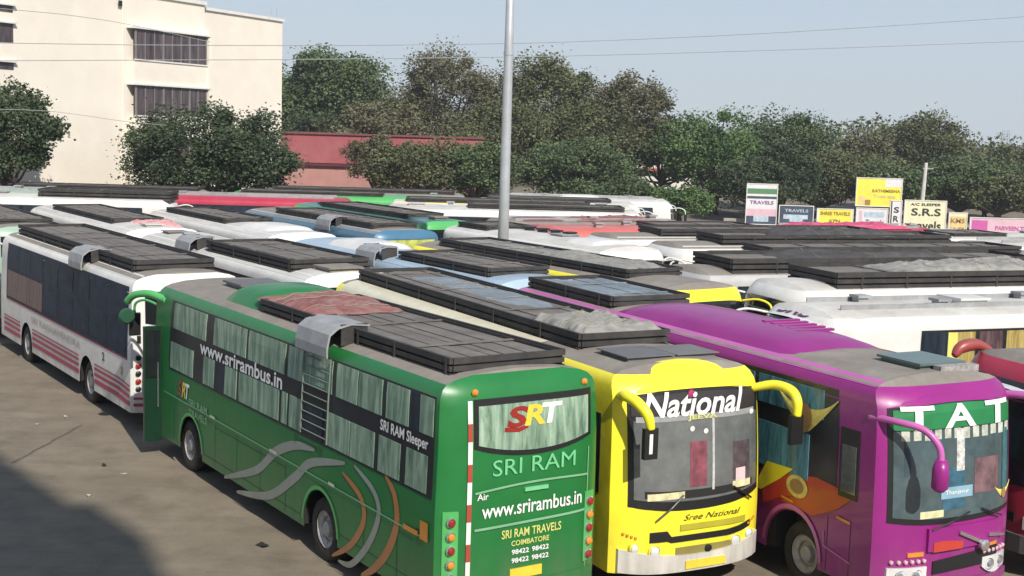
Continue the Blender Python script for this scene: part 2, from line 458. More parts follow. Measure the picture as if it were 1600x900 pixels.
def ladder_hood(root, sh, u0, u1, sg):
    """curved sheet-metal hood over the roof ladder"""
    m = MB(); w = sh.W
    prof = [(w-.62, sh.H+.20), (w-.30, sh.H+.23), (w-.08, sh.H+.18), (w+.05, sh.H+.08), (w+.09, sh.H-.12), (w+.09, sh.H-.26)]
    out = [[(u, sg*y, z) for y, z in prof] for u in np.linspace(u0, u1, 4)]
    inn = [[(u, sg*(y-.025), z-.025) for y, z in prof] for u in np.linspace(u0, u1, 4)]
    m.grid(out); m.grid(inn)
    for u in (u0, u1): m.grid([[(u, sg*y, z) for y, z in prof], [(u, sg*(y-.025), z-.025) for y, z in prof]])
    m.grid([[out[i][0] for i in range(4)], [inn[i][0] for i in range(4)]]); m.grid([[out[i][-1] for i in range(4)], [inn[i][-1] for i in range(4)]])
    m.cur = 1
    for u in (u0+.02, u1-.05):
        m.box((u, min(sg*(w-.60), sg*(w-.16)), sh.H-.10), (u+.03, max(sg*(w-.60), sg*(w-.16)), sh.H+.22))
    return m.build('ladder_hood', GREYMET, root, False, mats=[GREYMET, RACK])
def ladder(root, sh, u0, u1, z0, z1, sg, n=9):
    m = MB(); fn = sh.side(sg)
    for u in (u0, u1):
        m.tube([fn(u, z0, .05), fn(u, (z0+z1)/2, .05), fn(u, z1, .05)], .014, 6)
    for k in range(n):
        z = z0+(z1-z0)*(k+.5)/n; m.tube([fn(u0, z, .05), fn(u1, z, .05)], .010, 6)
    return m.build('ladder', mat('ladder_paint', (.16, .20, .17), .6), root)

def hump(root, sh, u0, u1, w, h, m, name='roof_unit', sharp=2.2):
    """smooth roof-mounted air conditioner cover"""
    P = []
    for i in range(15):
        a = -1+2*i/14; row = []
        for j in range(13):
            b = -1+2*j/12
            e = (1-abs(a)**(sharp*2))**.5*(1-abs(b)**(sharp*2))**.5
            u = (u0+u1)/2+(u1-u0)/2*a; y = w*b
            row.append((u, y, sh.roof(u, y)[2]-.03+h*e))
        P.append(row)
    o = MB().grid(P).build(name, m, root, True)
    return o
def hatch(root, sh, u, v=0, s=.38, h=.09, m=None, name='roof_hatch'):
    z = sh.H
    mb = MB().box((u-s, v-s, z-.05), (u+s, v+s, z+h*.6)); mb.box((u-s-.05, v-s-.05, z+h*.6), (u+s+.05, v+s+.05, z+h))
    return mb.build(name, m or ROOF, root)

def cantrail(root, sh, sg, u0, u1, z0, yin, m, name='roof_edge', off=.010):
    pts = [(y, z) for y, z in sh.sec if z >= z0 and y >= yin]
    pts = [(sh.w(z0), z0)] + pts + [(yin, sh.roof(0, yin)[2])]
    rows = []
    for u in np.linspace(u0, u1, 16):
        row = []
        for y, z in pts:
            a, b = sh.ru(y, z), sh.fu(y, z); row.append((a+u/sh.L*(b-a), sg*(y+off*.7), z+off))
        rows.append(row)
    return MB().grid(rows).build(name, m, root, True)
def simple_side(root, sh, sg, cur, z0=1.75, z1=2.98, u0=.5, u1=None, n=6, level=1, split=False):
    fn = sh.side(sg); u1 = u1 or sh.L-.9
    add_panel('window_band', fn, u0, u1, z0-.05, z1+.05, BAND, root, na=12, nb=3, off=.006)
    wd = (u1-u0)/n
    for k in range(n):
        a, b = u0+k*wd+.05, u0+(k+1)*wd-.05
        if split:
            zm = z0+(z1-z0)*.46; zn = z0+(z1-z0)*.60
            add_panel('window', fn, a, b, z0, zm, cur, root, na=2, nb=2, off=.014)
            add_panel('window', fn, a, b, zn, z1, cur, root, na=2, nb=2, off=.014)
        else:
            add_panel('window', fn, a, b, z0, z1, cur if not isinstance(cur, list) else cur[k % len(cur)], root, na=2, nb=3, off=.014)

def rear_end(root, sh, win=GLASS, z0=2.35, z1=3.08, w=.95, lights=True):
    arc = lambda y: z0+.13*(y/w)**2
    add_panel('rear_window', sh.rear, -w, w, arc, z1, win, root, na=10, nb=3, off=.012)
    if lights:
        for sg in (1, -1):
            h = add_panel('tail_light_housing', sh.rear, sg*1.0, sg*1.19, .75, 1.65, BLACK, root, na=2, nb=3, off=.012)
            m = MB()
            for k in range(4):
                p = sh.rear(sg*1.09, .86+k*.22, .02); m.lathe([(.075, 0), (.075, -.02), (.05, -.045), (0, -.05)], p, 'x', 12)
            m.build('tail_light', REDL, root)
    b = add_panel('bumper', sh.rear, -1.15, 1.15, .42, .66, BLACK, root, na=8, nb=2, off=.04)
def front_end(root, sh, p_body, z0=1.42, z1=2.72, w=1.14, head=None, level=1):
    add_panel('windscreen', sh.front, -w, w, lambda y: z0+.07*(y/w)**2, z1, GLASS, root, na=14, nb=6, off=.012)
    add_panel('destination_panel', sh.front, -w, w, z1+.03, lambda y: 3.02-.10*abs(y/w)**4, head or GLASS, root, na=12, nb=3, off=.014)
    for sg in (1, -1):
        add_panel('headlight', sh.front, sg*.72, sg*1.08, .78, .98, CLEAR, root, na=4, nb=2, off=.015)
        m = MB(); m.tube(spline([sh.front(sg*(sh.W-.12), 2.95, 0), (sh.L+.05, sg*(sh.W+.02), 3.02), (sh.L+.32, sg*(sh.W+.14), 2.92), (sh.L+.38, sg*(sh.W+.14), 2.68)], 4), .028, 8)
        a = m.build('mirror_arm', p_body, root, True)
        MB().box((sh.L+.33, sg*(sh.W+.14)-.11, 2.25), (sh.L+.43, sg*(sh.W+.14)+.11, 2.72)).build('mirror', BLACK, a)
    add_panel('bumper', sh.front, -1.2, 1.2, .40, .68, mat('bumper_grey', (.10, .10, .10), .6), root, na=10, nb=2, off=.04)
    add_panel('grille', sh.front, -.55, .55, .86, 1.0, BLACK, root, na=6, nb=1, off=.012)

def root_at(name, label, x, y, a, group='buses parked in the depot'):
    r = empty(name, (x, y, 0), a); tag(r, label, 'bus', group); return r
def mtx(r): return Matrix.Translation(r.location) @ Matrix.Rotation(r.rotation_euler.z, 4, 'Z')

# ------------------------------------------------------------------ GROUND
def ground():
    m = bpy.data.materials.new('depot_concrete'); m.use_nodes = True
    n = m.node_tree.nodes; l = m.node_tree.links; b = n['Principled BSDF']; b.inputs['Roughness'].default_value = .9
    tc = n.new('ShaderNodeTexCoord')
    def noise(s, d=8, r=.65):
        q = n.new('ShaderNodeTexNoise'); q.inputs['Scale'].default_value = s; q.inputs['Detail'].default_value = d; q.inputs['Roughness'].default_value = r
        l.new(tc.outputs['Object'], q.inputs['Vector']); return q.outputs['Fac']
    cr = n.new('ShaderNodeValToRGB'); cr.color_ramp.elements[0].position = .3; cr.color_ramp.elements[0].color = (.168, .138, .100, 1)
    cr.color_ramp.elements[1].position = .72; cr.color_ramp.elements[1].color = (.254, .212, .158, 1)
    l.new(noise(.35), cr.inputs[0])
    c2 = n.new('ShaderNodeValToRGB'); c2.color_ramp.elements[0].position = .32; c2.color_ramp.elements[0].color = (.72, .72, .72, 1)
    c2.color_ramp.elements[1].position = .55; c2.color_ramp.elements[1].color = (1, 1, 1, 1)
    l.new(noise(1.1, 10, .7), c2.inputs[0])
    mx = n.new('ShaderNodeMix'); mx.data_type = 'RGBA'; mx.blend_type = 'MULTIPLY'; mx.inputs['Factor'].default_value = 1
    l.new(cr.outputs[0], mx.inputs[6]); l.new(c2.outputs[0], mx.inputs[7])
    c3 = n.new('ShaderNodeMapRange'); c3.inputs['From Min'].default_value = .3; c3.inputs['From Max'].default_value = .7; c3.inputs['To Min'].default_value = .88; c3.inputs['To Max'].default_value = 1.1
    l.new(noise(28, 4), c3.inputs['Value'])
    vm = n.new('ShaderNodeVectorMath'); vm.operation = 'SCALE'; l.new(mx.outputs[2], vm.inputs[0]); l.new(c3.outputs[0], vm.inputs['Scale'])
    # tyre-worn streaks along the parking lanes
    mpg = n.new('ShaderNodeMapping'); mpg.inputs['Rotation'].default_value = (0, 0, math.radians(-124)); mpg.inputs['Scale'].default_value = (.10, 1.3, 1); l.new(tc.outputs['Object'], mpg.inputs[0])
    ng = n.new('ShaderNodeTexNoise'); ng.inputs['Scale'].default_value = 1.0; ng.inputs['Detail'].default_value = 7; ng.inputs['Roughness'].default_value = .7; l.new(mpg.outputs[0], ng.inputs['Vector'])
    mg = n.new('ShaderNodeMapRange'); mg.inputs['From Min'].default_value = .35; mg.inputs['From Max'].default_value = .6; mg.inputs['To Min'].default_value = .90; mg.inputs['To Max'].default_value = 1.04; l.new(ng.outputs['Fac'], mg.inputs['Value'])
    vg = n.new('ShaderNodeVectorMath'); vg.operation = 'SCALE'; l.new(vm.outputs[0], vg.inputs[0]); l.new(mg.outputs[0], vg.inputs['Scale']); vm = vg
    # oil drips
    vo = n.new('ShaderNodeTexVoronoi'); vo.inputs['Scale'].default_value = .55; vo.inputs['Randomness'].default_value = 1; l.new(tc.outputs['Object'], vo.inputs['Vector'])
    od = n.new('ShaderNodeMapRange'); od.inputs['From Min'].default_value = .03; od.inputs['From Max'].default_value = .22; od.inputs['To Min'].default_value = .55; od.inputs['To Max'].default_value = 1
    l.new(vo.outputs['Distance'], od.inputs['Value'])
    v2 = n.new('ShaderNodeVectorMath'); v2.operation = 'SCALE'; l.new(vm.outputs[0], v2.inputs[0]); l.new(od.outputs[0], v2.inputs['Scale'])
    l.new(v2.outputs[0], b.inputs['Base Color'])
    bp = n.new('ShaderNodeBump'); bp.inputs['Strength'].default_value = .25; bp.inputs['Distance'].default_value = .02
    l.new(noise(9, 8), bp.inputs['Height']); l.new(bp.outputs[0], b.inputs['Normal'])
    g = MB(); N = 24
    g.grid([[(-700+1400*i/N, -200+1100*j/N, 0) for j in range(N+1)] for i in range(N+1)])
    o = g.build('ground', m); tag(o, kind='structure')
    # joint line and small litter
ground()
jt = MB(); a = at(19, 724, 0); b_ = at(128, 664, 0)
d_ = (b_-a).normalized(); nrm = Vector((-d_.y, d_.x, 0))
pts = [a+(b_-a)*t/10+nrm*.015*math.sin(t*2.3) for t in range(11)]
jt.grid([[p-nrm*(.035+.012*math.sin(i*1.7)) + Vector((0, 0, .004)), p+nrm*(.035+.01*math.cos(i*2.1)) + Vector((0, 0, .004))] for i, p in enumerate(pts)])
o = jt.build('expansion_joint', mat('tar_joint', (.10, .088, .072), .9, var=.3, scale=8)); tag(o, kind='structure')
for i, (px, py, w, h, m, lab, cat) in enumerate([(410, 853, .16, .10, CHASSIS, 'small black rag on the concrete near the green bus rear wheel', 'litter'),
                                         (193, 742, .08, .05, PAPER, 'white paper scrap on the open concrete, the one nearest the green bus', 'litter'),
                                         (103, 652, .10, .05, PAPER, 'white paper scrap on the concrete beside the striped bus rear wheel', 'litter'),
                                         (163, 728, .09, .05, RUBBER, 'dark crumpled scrap in the middle of the open concrete', 'litter'),
                                         (59, 664, .10, .05, PAPER, 'pale paper scrap at the left edge of the sunlit concrete', 'litter'),
                                         (140, 776, .12, .05, PAPER, 'pale wrapper lying right at the notch of the shadow edge', 'litter')]):
    p = at(px, py, 0); q = MB(); r = random.Random(i); 
    q.grid([[(w*(a_-2)/3.2+.01*r.random(), h*(b-1.5)/2.4+.01*r.random(), .012+.03*r.random()) for b in range(4)] for a_ in range(5)])
    q.grid([[(w*(a_-2)/3.2, h*(b-1.5)/2.4, .006) for b in range(4)] for a_ in range(5)])
    o = q.build('litter_scrap', m); o.location = (p.x, p.y, 0); o.rotation_euler = (0, 0, r.random()*3); tag(o, lab, cat, 'litter on the concrete')
#@@BUILD
# ------------------------------------------------------------------ the near buses
def pix_plane(pose, px, py, u=None, v=None):
    x, y, a = pose; d = cFwd + (px-800)/CF*cR - (py-450)/CF*cU
    e = Vector((math.cos(a), math.sin(a), 0)); n = Vector((-math.sin(a), math.cos(a), 0)); o = Vector((x, y, 0)); c = Vector((0, 0, CH))
    if v is not None:
        P = c + d*(((o+n*v-c).dot(n))/d.dot(n)); return ((P-o).dot(e), P.z)
    P = c + d*(((o+e*u-c).dot(e))/d.dot(e)); return ((P-o).dot(n), P.z)

def seams(root, sh, sg, us, z0, z1, m=None, lines=()):
    m = m or mat('panel_gap', (.02, .02, .018), .8)
    fn = sh.side(sg)
    for u in us: ribbon(fn, [(u, z0), (u, (z0+z1)/2), (u, z1)], [.014]*3, m, root, 'panel_seam', off=.0045)
    for a, b, z in lines: ribbon(fn, [(u, z) for u in np.linspace(a, b, 8)], [.012]*8, m, root, 'panel_seam', off=.0045)
# ---- green coach, rear towards us
GP = (.2643, 17.2520, 2.1569)
def green_bus():
    sh = Shape(L=11.9, W=1.31, H=3.50, nose=.4, tail=.17)
    r = root_at('coach_bus', 'green sleeper coach, rear to us, with SRI RAM and a web address on its back', *GP)
    us = (3.62, 9.62)
    body(r, sh, P_GREEN, ROOF, us); wheels(r, sh, us)
    S1 = sh.side(1); S2 = sh.side(-1)
    gz = lambda px, py: pix_plane(GP, px, py, v=1.27)
    add_panel('window_band', S1, .10, 10.95, 1.84, 3.20, BAND, r, na=30, nb=5, off=.006)
    add_panel('window_band', S2, .10, 10.95, 1.84, 3.20, BAND, r, na=30, nb=5, off=.006)
    up = [(.14, .52, CUR_G), (.54, .80, CUR_D), (.84, 1.52, CUR_G), (1.66, 2.42, CUR_G), (2.46, 3.18, CUR_G), (3.34, 4.38, CUR_G), (4.46, 5.04, CUR_G), (5.16, 6.78, CUR_G), (6.90, 8.50, CUR_G), (8.92, 10.75, CUR_G)]
    for a, b, m in up: add_panel('window', S1, a, b, 2.67, 3.17, m, r, na=3, nb=3, off=.014)
    lo = [(.26, .86, CUR_G), (1.04, 1.70, CUR_G), (1.84, 2.62, CUR_G), (2.66, 3.46, CUR_G), (3.60, 4.30, CUR_D), (4.42, 4.92, CUR_G), (5.02, 5.24, CUR_G), (5.36, 7.16, CUR_G), (7.28, 7.86, CUR_G), (7.9, 8.34, CUR_D), (8.42, 8.98, CUR_G), (9.56, 10.86, CUR_G)]
    for a, b, m in lo: add_panel('window', S1, a, b, 1.88, 2.39, m, r, na=3, nb=3, off=.014)
    for k in range(6): add_panel('window', S2, .3+k*1.75, 1.9+k*1.75, 1.92, 3.1, CUR_G, r, na=3, nb=3, off=.014)
    lettering(S1, 'www.srirambus.in', 7.2, 2.41, -3.95, .26, WHITE, r, off=.020, bold=.02)
    lettering(S1, 'SRI RAM Sleeper', .95, 2.43, -1.42, .20, WHITE, r, off=.020, bold=.02)
    # crease, stripes, swooshes
    lightg = paint('green_crease', (.20, .42, .24), .1)
    ribbon(S1, [(u, 1.28+.006*u) for u in np.linspace(.2, 11.2, 30)], [.022]*30, lightg, r, off=.016)
    for u, w_ in ((5.5, .30), (8.4, .26), (3.2, .22)):
        ribbon(S1, [(u-w_/2, 1.30+.006*u), (u+w_/2, 1.30+.006*u)], [.05]*2, mat('strip_lamp', (.55, .60, .42), .3), r, 'side_marker', off=.022)
    ribbon(S1, [(.42, 1.30), (.85, 1.30)], [.07]*2, AMBER, r, 'side_marker', off=.022)
    ribbon(S1, [(.14, 1.38), (.36, 1.38)], [.26]*2, AMBER, r, 'reflector', off=.022)
    greyp = paint('swoosh_grey', (.27, .30, .27), .1); orp = paint('swoosh_orange', (.42, .17, .055), .15)
    def sw(pxs, w0, m):
        P = spline([gz(*q) for q in pxs], 7); n = len(P)
        ribbon(S1, P, [w0*(.08+.92*math.sin(PI*min(1, (i+.6)/n))**.6) for i in range(n)], m, r)
    sw([(348, 741), (400, 731), (431, 704), (463, 694), (495, 702)], .17, greyp)
    sw([(368, 764), (420, 771), (462, 745), (490, 722), (545, 724)], .17, greyp)
    sw([(541, 738), (571, 778), (576, 816), (555, 852), (524, 868)], .13, orp)
    sw([(560, 728), (592, 768), (601, 806), (584, 852), (556, 882), (534, 876)], .13, greyp)
    sw([(611, 745), (627, 776), (631, 820), (617, 862), (594, 890), (572, 900)], .16, orp)
    seams(r, sh, 1, (1.05, 2.1, 5.0, 6.1, 7.2, 8.3, 10.6), .44, 1.25, mat('green_gap', (.012, .06, .022), .7), ((5.0, 8.3, 1.18), (.3, 2.9, .62), (4.4, 8.9, .56)))
    # logo near the front
    for ch, dx, m in (('S', .0, REDL), ('R', -.24, YPLATE), ('T', -.44, WHITE)):
        lettering(S1, ch, 10.25+dx, 1.42, -.24, .30, m, r, off=.016, bold=.03, shear=.2)
    lettering(S1, 'SRI RAM', 9.2, 1.32, -1.0, .15, lightg, r, off=.016)
    lettering(S1, 'TRAVELS', 9.2, 1.14, -1.0, .13, lightg, r, off=.016)
    # rear face
    R = sh.rear
    add_panel('window_surround', R, -1.12, .82, lambda y: 2.36+.16*((y+.15)/.97)**2, 3.17, BLACK, r, na=14, nb=4, off=.010)
    rw = add_panel('rear_window', R, -1.05, .76, lambda y: 2.43+.15*((y+.15)/.97)**2, 3.08, CUR_G, r, na=14, nb=4, off=.022)
    for ch, y, m in (('S', .16, REDL), ('R', -.12, YPLATE), ('T', -.40, WHITE)):
        lettering(R, ch, y, 2.76+(-y)*.02, -.34, .28, m, rw, off=.030, bold=.035, shear=.15)
    ribbon(R, [(.37, 2.74), (.14, 2.72), (.0, 2.76)], [.06, .06, .05], REDL, rw, off=.028)
    lettering(R, 'SRI RAM', -.14, 2.12, -1.36, .22, mat('mint', (.16, .52, .25), .5), r, off=.018, bold=0, slope=.0)
    lettering(R, 'www.srirambus.in', -.14, 1.56, -1.66, .20, WHITE, r, off=.014, bold=.012)
    lettering(R, 'Air', .68, 1.82, -.17, .09, WHITE, r, off=.014)
    lettering(R, 'SRI RAM TRAVELS', -.12, 1.24, -.98, .12, mat('pale_yellow', (.60, .62, .18), .5), r, off=.014, bold=.015)
    lettering(R, 'COIMBATORE', -.10, 1.12, -.62, .075, mat('pale_yellow', (.6, .6, .2), .5), r, off=.014, bold=.015)
    for z in (.88, 1.00):
        for y in (.06, -.27): lettering(R, '98422', y, z, -.28, .07, WHITE, r, off=.014, bold=.02)
    ribbon(R, [(y, 1.98-.05*(y+.14)**2-.02*y) for y in np.linspace(.80, -1.08, 12)], [.03]*12, lightg, r, 'engine_lid_edge', off=.022)
    ribbon(R, [(y, 1.44-.02*(y+.14)) for y in np.linspace(.80, -1.08, 12)], [.035]*12, lightg, r, 'engine_lid_edge', off=.022)
    ribbon(R, [(-1.08, z) for z in np.linspace(.6, 2.35, 6)], [.02]*6, lightg, r, 'engine_lid_edge', off=.014)
    add_panel('lid_handle', R, .02, -.36, 1.86, 1.91, mat('mint', (.3, .5, .2), .5), r, na=2, nb=1, off=.03)
    z = 3.16; k = 0
    while z > .5:
        h = .30 if k % 2 == 0 else .24
        ribbon(R, [(.88, z), (.88, z-h)], [.065]*2, REFW if k % 2 == 0 else REFR, r, 'reflective_tape', off=.014); z -= h; k += 1
    for sg in (1, -1):
        add_panel('tail_light_housing', R, sg*1.03, sg*1.23, .70, 1.70, P_GREENL, r, na=3, nb=6, off=.025)
        for k in range(5):
            y, z = sg*1.13, .80+k*.19; p = R(y, z, .03)
            MB().lathe([(.070, 0), (.070, -.015), (.058, -.03)], p, 'x', 14).build('tail_light', CHROME, r)
            MB().lathe([(.056, -.01), (.05, -.04), (.03, -.05), (0, -.052)], p, 'x', 14).build('tail_light', REDL if k % 2 == 0 else AMBER, r)
    for y in (.80, -1.0):
        p = R(y, 3.26, .01); MB().lathe([(.05, 0), (.05, -.02), (.02, -.05), (0, -.05)], p, 'x', 10).build('marker_lamp', AMBER, r)
    add_panel('bumper', R, -1.2, 1.2, .42, .62, P_GREEN, r, na=10, nb=2, off=.05)
    add_panel('number_plate', R, -.30, .22, .66, .80, YPLATE, r, na=2, nb=1, off=.02)
    # roof
    rack(r, sh, .50, 6.9, h=.29, w=.92)
    ladder_hood(r, sh, 3.30, 4.42, 1); ladder(r, sh, 3.36, 4.34, 1.9, 3.2, 1)
    hump(r, sh, 7.0, 8.6, .95, .30, P_GREEN)
    hatch(r, sh, 9.7, -.1, .42, .10, mat('hatch_grey', (.13, .13, .135), .6))
    # wheel-arch trims
    for c in us:
        P = [(c+.66*math.cos(t), .50+.66*math.sin(t)) for t in np.linspace(.05, PI-.05, 20)]
        ribbon(S1, P, [.06]*20, P_GREENL, r, 'arch_trim', off=.02)
    # front end (hidden from here, still real)
    front_end(r, sh, P_GREENL)
    # open passenger door, swung out square to the side
    d = MB(); d.box((11.02, 1.31, .30), (11.10, 1.66, 2.62)).cur = 0
    dr = d.build('passenger_door', mat('door_green', (.006, .030, .015), .3, coat=.4), r)
    MB().box((10.995, 1.35, 1.60), (11.02, 1.63, 2.54)).build('door_window', GLASS, dr)
    MB().tube([(10.97, 1.4, 1.0), (10.97, 1.4, 1.9)], .015, 6).build('door_handle', CHROME, dr)
    P = spline([(11.0, 1.20, 3.12), (11.35, 1.42, 3.22), (11.75, 1.62, 3.16), (12.0, 1.70, 2.98)], 6)
    am = MB().tube(P, [.10, *[.075]*(len(P)-2), .05], 10).build('mirror_arm', P_GREENL, r, True)
    MB().lathe([(0, -.05), (.13, -.05), (.17, 0), (.13, .05), (0, .05)], (12.0, 1.70, 2.70), 'x', 18).build('mirror', mat('mirror_dark_green', (.02, .08, .04), .4), am)
    return r, sh
rG, shG = green_bus()
cloth_heap('tarpaulin_bundle', mtx(rG), 4.9, 7.2, -.80, .88, shG.H+.11, .15, TARPR, 'crumpled red and pink tarpaulin on the roof rack of the green coach', seed=3)

# ---- yellow bus, front towards us
YP = (-2.8899+.06, 29.2371+.03, -1.083)
def yellow_bus():
    sh = Shape(L=12.03, W=1.33, H=3.38, nose=.30, bulge=.16)
    r = root_at('coach_bus', 'bright yellow coach facing us with National in white over the windscreen', *YP)
    us = (3.5, 9.55)
    body(r, sh, P_YELLOW, ROOF, us, lower=None); wheels(r, sh, us)
    F = sh.front
    for sg in (1, -1):
        fn = sh.side(sg)
        add_panel('window_band', fn, .4, 9.6, 1.62, 3.02, BAND, r, na=20, nb=4, off=.006)
        for k in range(6): add_panel('window', fn, .5+k*1.5, 1.9+k*1.5, 1.7, 2.94, CUR_D, r, na=3, nb=3, off=.014)
        add_panel('cab_window', fn, 11.0, 11.72, 1.50, 2.66, GLASS, r, na=3, nb=3, off=.012)
        ribbon(fn, [(u, .98) for u in np.linspace(.5, 11.4, 10)], [.03]*10, BLACK, r, 'rubbing_strip', off=.016)
    # cream roof edge over the rear part, yellow towards the nose
    for sg in (1, -1): cantrail(r, sh, sg, .3, 9.4, 3.08, sh.W-.46, P_CREAM)
    # windscreen
    PANE = mat('windscreen_glass', (.120, .130, .130), .10, coat=.8, var=.30, scale=2.6, dirt=.25, dirtcol=(.30, .31, .30))
    add_panel('windscreen_surround', F, -1.12, 1.25, lambda y: 1.28+.09*y*y, lambda y: 3.04-.05*y*y, BLACK, r, na=18, nb=8, off=.008)
    ws = add_panel('windscreen', F, -1.05, 1.18, lambda y: 1.42+.07*y*y, 2.62, PANE, r, na=16, nb=8, off=.018)
    add_panel('sun_strip', F, -1.02, 1.10, 2.60, 2.68, GREYMET, ws, na=16, nb=1, off=.024)
    dp = add_panel('destination_panel', F, -1.08, 1.14, 2.69, lambda y: 3.0-.05*y*y, mat('panel_black', (.035, .03, .032), .4), r, na=16, nb=3, off=.020)
    # seats, pillar and the driver's clutter seen through the glass
    inner = mat('cab_interior_pink', (.20, .055, .075), .8, var=.5, scale=6); inl = mat('cab_light', (.45, .46, .45), .6, var=.4, scale=7)
    add_panel('seat_cover', F, -.16, .14, 1.62, 2.28, inner, ws, na=3, nb=4, off=.021, back=.019)
    add_panel('seat_cover', F, .62, .98, 1.66, 2.22, mat('cab_dark', (.07, .05, .06), .8, var=.6, scale=6), ws, na=3, nb=4, off=.021, back=.019)
    add_panel('grab_pole', F, .24, .28, 1.55, 2.6, inl, ws, na=1, nb=4, off=.022, back=.019)
    add_panel('sticker', F, .68, .88, 1.62, 1.82, mat('sticker_pink', (.72, .50, .52), .6), ws, na=2, nb=2, off=.022, back=.019)
    add_panel('dashboard', F, -.9, 1.05, lambda y: 1.46+.06*y*y, lambda y: 1.58+.04*y*y, CHASSIS, ws, na=10, nb=1, off=.021, back=.019)
    add_panel('dashboard_cover', F, -.86, -.25, 1.47, 1.57, mat('pale_cloth', (.62, .58, .34), .8, var=.3, scale=8), ws, na=4, nb=1, off=.023, back=.019)
    add_panel('dashboard_cover', F, .62, 1.0, 1.53, 1.63, mat('pale_cloth', (.62, .58, .34), .8), ws, na=4, nb=1, off=.023, back=.019)
    for y, z in ((-.12, 2.47), (.12, 2.42), (1.03, 2.62)):
        p = F(y, z, .03); MB().lathe([(.04, -.005), (.04, .0), (.0, .01)], p, 'x', 10).build('interior_lamp', WHITE, ws)
    lettering(F, 'National', -.05, 2.66, 1.78, .36, WHITE, dp, off=.034, bold=.022, shear=.28)
    m = MB(); p = F(-.12, 2.98, .03); m.lathe([(.055, -.003), (.055, .004), (0, .012)], p, 'x', 14); m.build('emblem', mat('magenta_dot', (.42, .03, .14), .5), dp)
    lettering(F, 'JEEVA', .06, 2.585, .52, .085, mat('pale_yellow', (.6, .6, .2), .5), dp, off=.034, bold=.02)
    # visor arch above the screen
    P = []
    for i in range(25):
        y = -.98+1.96*i/24; e = max(0, 1-(y/.98)**2)
        row = []
        for k in range(9):
            t = k/8
            u0, z0 = F(y, 3.06, 0)[0]+.03, 3.045-.03*y*y
            u1, z1 = sh.L-.80, sh.H-.03-.05*abs(y)
            u = u0+(u1-u0)*t; z = z0+(z1-z0)*t+(.03+.13*e**.7)*math.sin(PI*t)**.8 - (.05 if t == 1 else 0)
            row.append((u, y, z))
        P.append(row)
    MB().grid(P).build('visor', P_YELLOW, r, True)
    # grille, mouth, lamps, lower bumper
    lowerp = paint('white_bumper', (.62, .60, .56), .45)
    add_panel('bumper', F, -1.24, 1.24, lambda y: .38+.03*y*y, lambda y: .62+.10*y*y, lowerp, r, na=18, nb=4, off=.06)
    for sg in (1, -1): add_panel('skirt', sh.side(sg), .3, 11.55, .42, .80, lowerp, r, na=30, nb=2, off=.012) if False else None
    lid = paint('yellow_mesh', (.42, .38, .03), .1)
    add_panel('upper_grille', F, -.30, .92, .985, 1.075, lid, r, na=8, nb=1, off=.018)
    add_panel('mouth_slot', F, -.80, 1.05, lambda y: .82+.09*max(0, (y-.55))**1.5*2+(.03 if y < -.45 else 0), lambda y: .91+.10*max(0, y-.55)**1.5*2+(.09 if y < -.45 else 0), BLACK, r, na=26, nb=1, off=.014)
    add_panel('lower_grille', F, -.36, .78, .62, .735, mat('mesh_dark', (.22, .19, .05), .7), r, na=8, nb=1, off=.018)
    p = F(.20, .68, .03); MB().lathe([(.055, -.01), (.055, .02), (0, .03)], p, 'x', 12).build('emblem', BLACK, r)
    lettering(F, 'Sree National', .28, 1.13, 1.05, .09, mat('brown_letter', (.10, .09, .02), .5), r, off=.014, bold=.008, shear=.4)
    for sg in (1, -1):
        for y, z, q in ((.72, .72, .10), (1.02, .78, .08), (1.06, .62, .055)):
            p = F(sg*y, z, .0)
            h = MB().lathe([(q, -.02), (q, .02), (q*.85, .03)], p, 'x', 16).build('headlight', P_YELLOW, r)
            MB().lathe([(q*.82, .0), (q*.75, .035), (q*.4, .05), (0, .055)], p, 'x', 16).build('lens', CLEAR, h)
        for k in range(4):
            p = F(sg*(1.0+.055*k), .93+.02*k, .0); MB().lathe([(.022, -.01), (.022, .015), (0, .02)], p, 'x', 8).build('indicator', AMBER, r)
    add_panel('number_plate', F, -.22, .50, .42, .54, YPLATE, r, na=3, nb=1, off=.08)
    # wipers
    for a, b in (((-.72, 1.18), (-.28, 1.52)), ((1.02, 1.33), (.62, 1.56))):
        MB().tube([F(*a, .04), F((a[0]+b[0])/2, (a[1]+b[1])/2, .06), F(*b, .04)], .016, 6).build('wiper', BLACK, r)
    # ear-shaped mirror arms
    for sg in (1, -1):
        pts = [F(sg*1.12, 2.93, -.05), (sh.L-.08, sg*1.34, 3.02), (sh.L+.20, sg*1.44, 2.98), (sh.L+.34, sg*1.46, 2.84), (sh.L+.36, sg*1.45, 2.62)] if sg > 0 else \
              [F(sg*1.14, 2.96, -.12), (sh.L-.14, sg*1.26, 3.02), (sh.L+.10, sg*1.22, 2.98), (sh.L+.28, sg*1.14, 2.82), (sh.L+.32, sg*1.10, 2.62)]
        P = spline(pts, 6); n = len(P)
        a = MB().tube(P, [.058+.022*math.sin(PI*i/n) for i in range(n)], 12).build('mirror_arm', P_YELLOW, r, True)
        e = P[-1]
        b = MB(); b.box((e[0]-.05, e[1]-.11, e[2]-.42), (e[0]+.03, e[1]+.11, e[2]+.02)); mi = b.build('mirror', BLACK, a)
        if sg < 0:
            MB().box((e[0]+.03, e[1]-.035, e[2]-.34), (e[0]+.034, e[1]+.02, e[2]-.06)).build('marking', WHITE, mi)
    rack(r, sh, .5, 9.9, h=.33, w=sh.W-.50)
    # two sheet panels on the forward roof
    for u in (10.75,):
        hatch(r, sh, u, -.35, .38, .04, mat('hatch_grey', (.13, .13, .135), .6)); hatch(r, sh, u+.02, .52, .34, .03, mat('hatch_grey2', (.16, .155, .15), .6))
    rear_end(r, sh)
    return r, sh
rY, shY = yellow_bus()
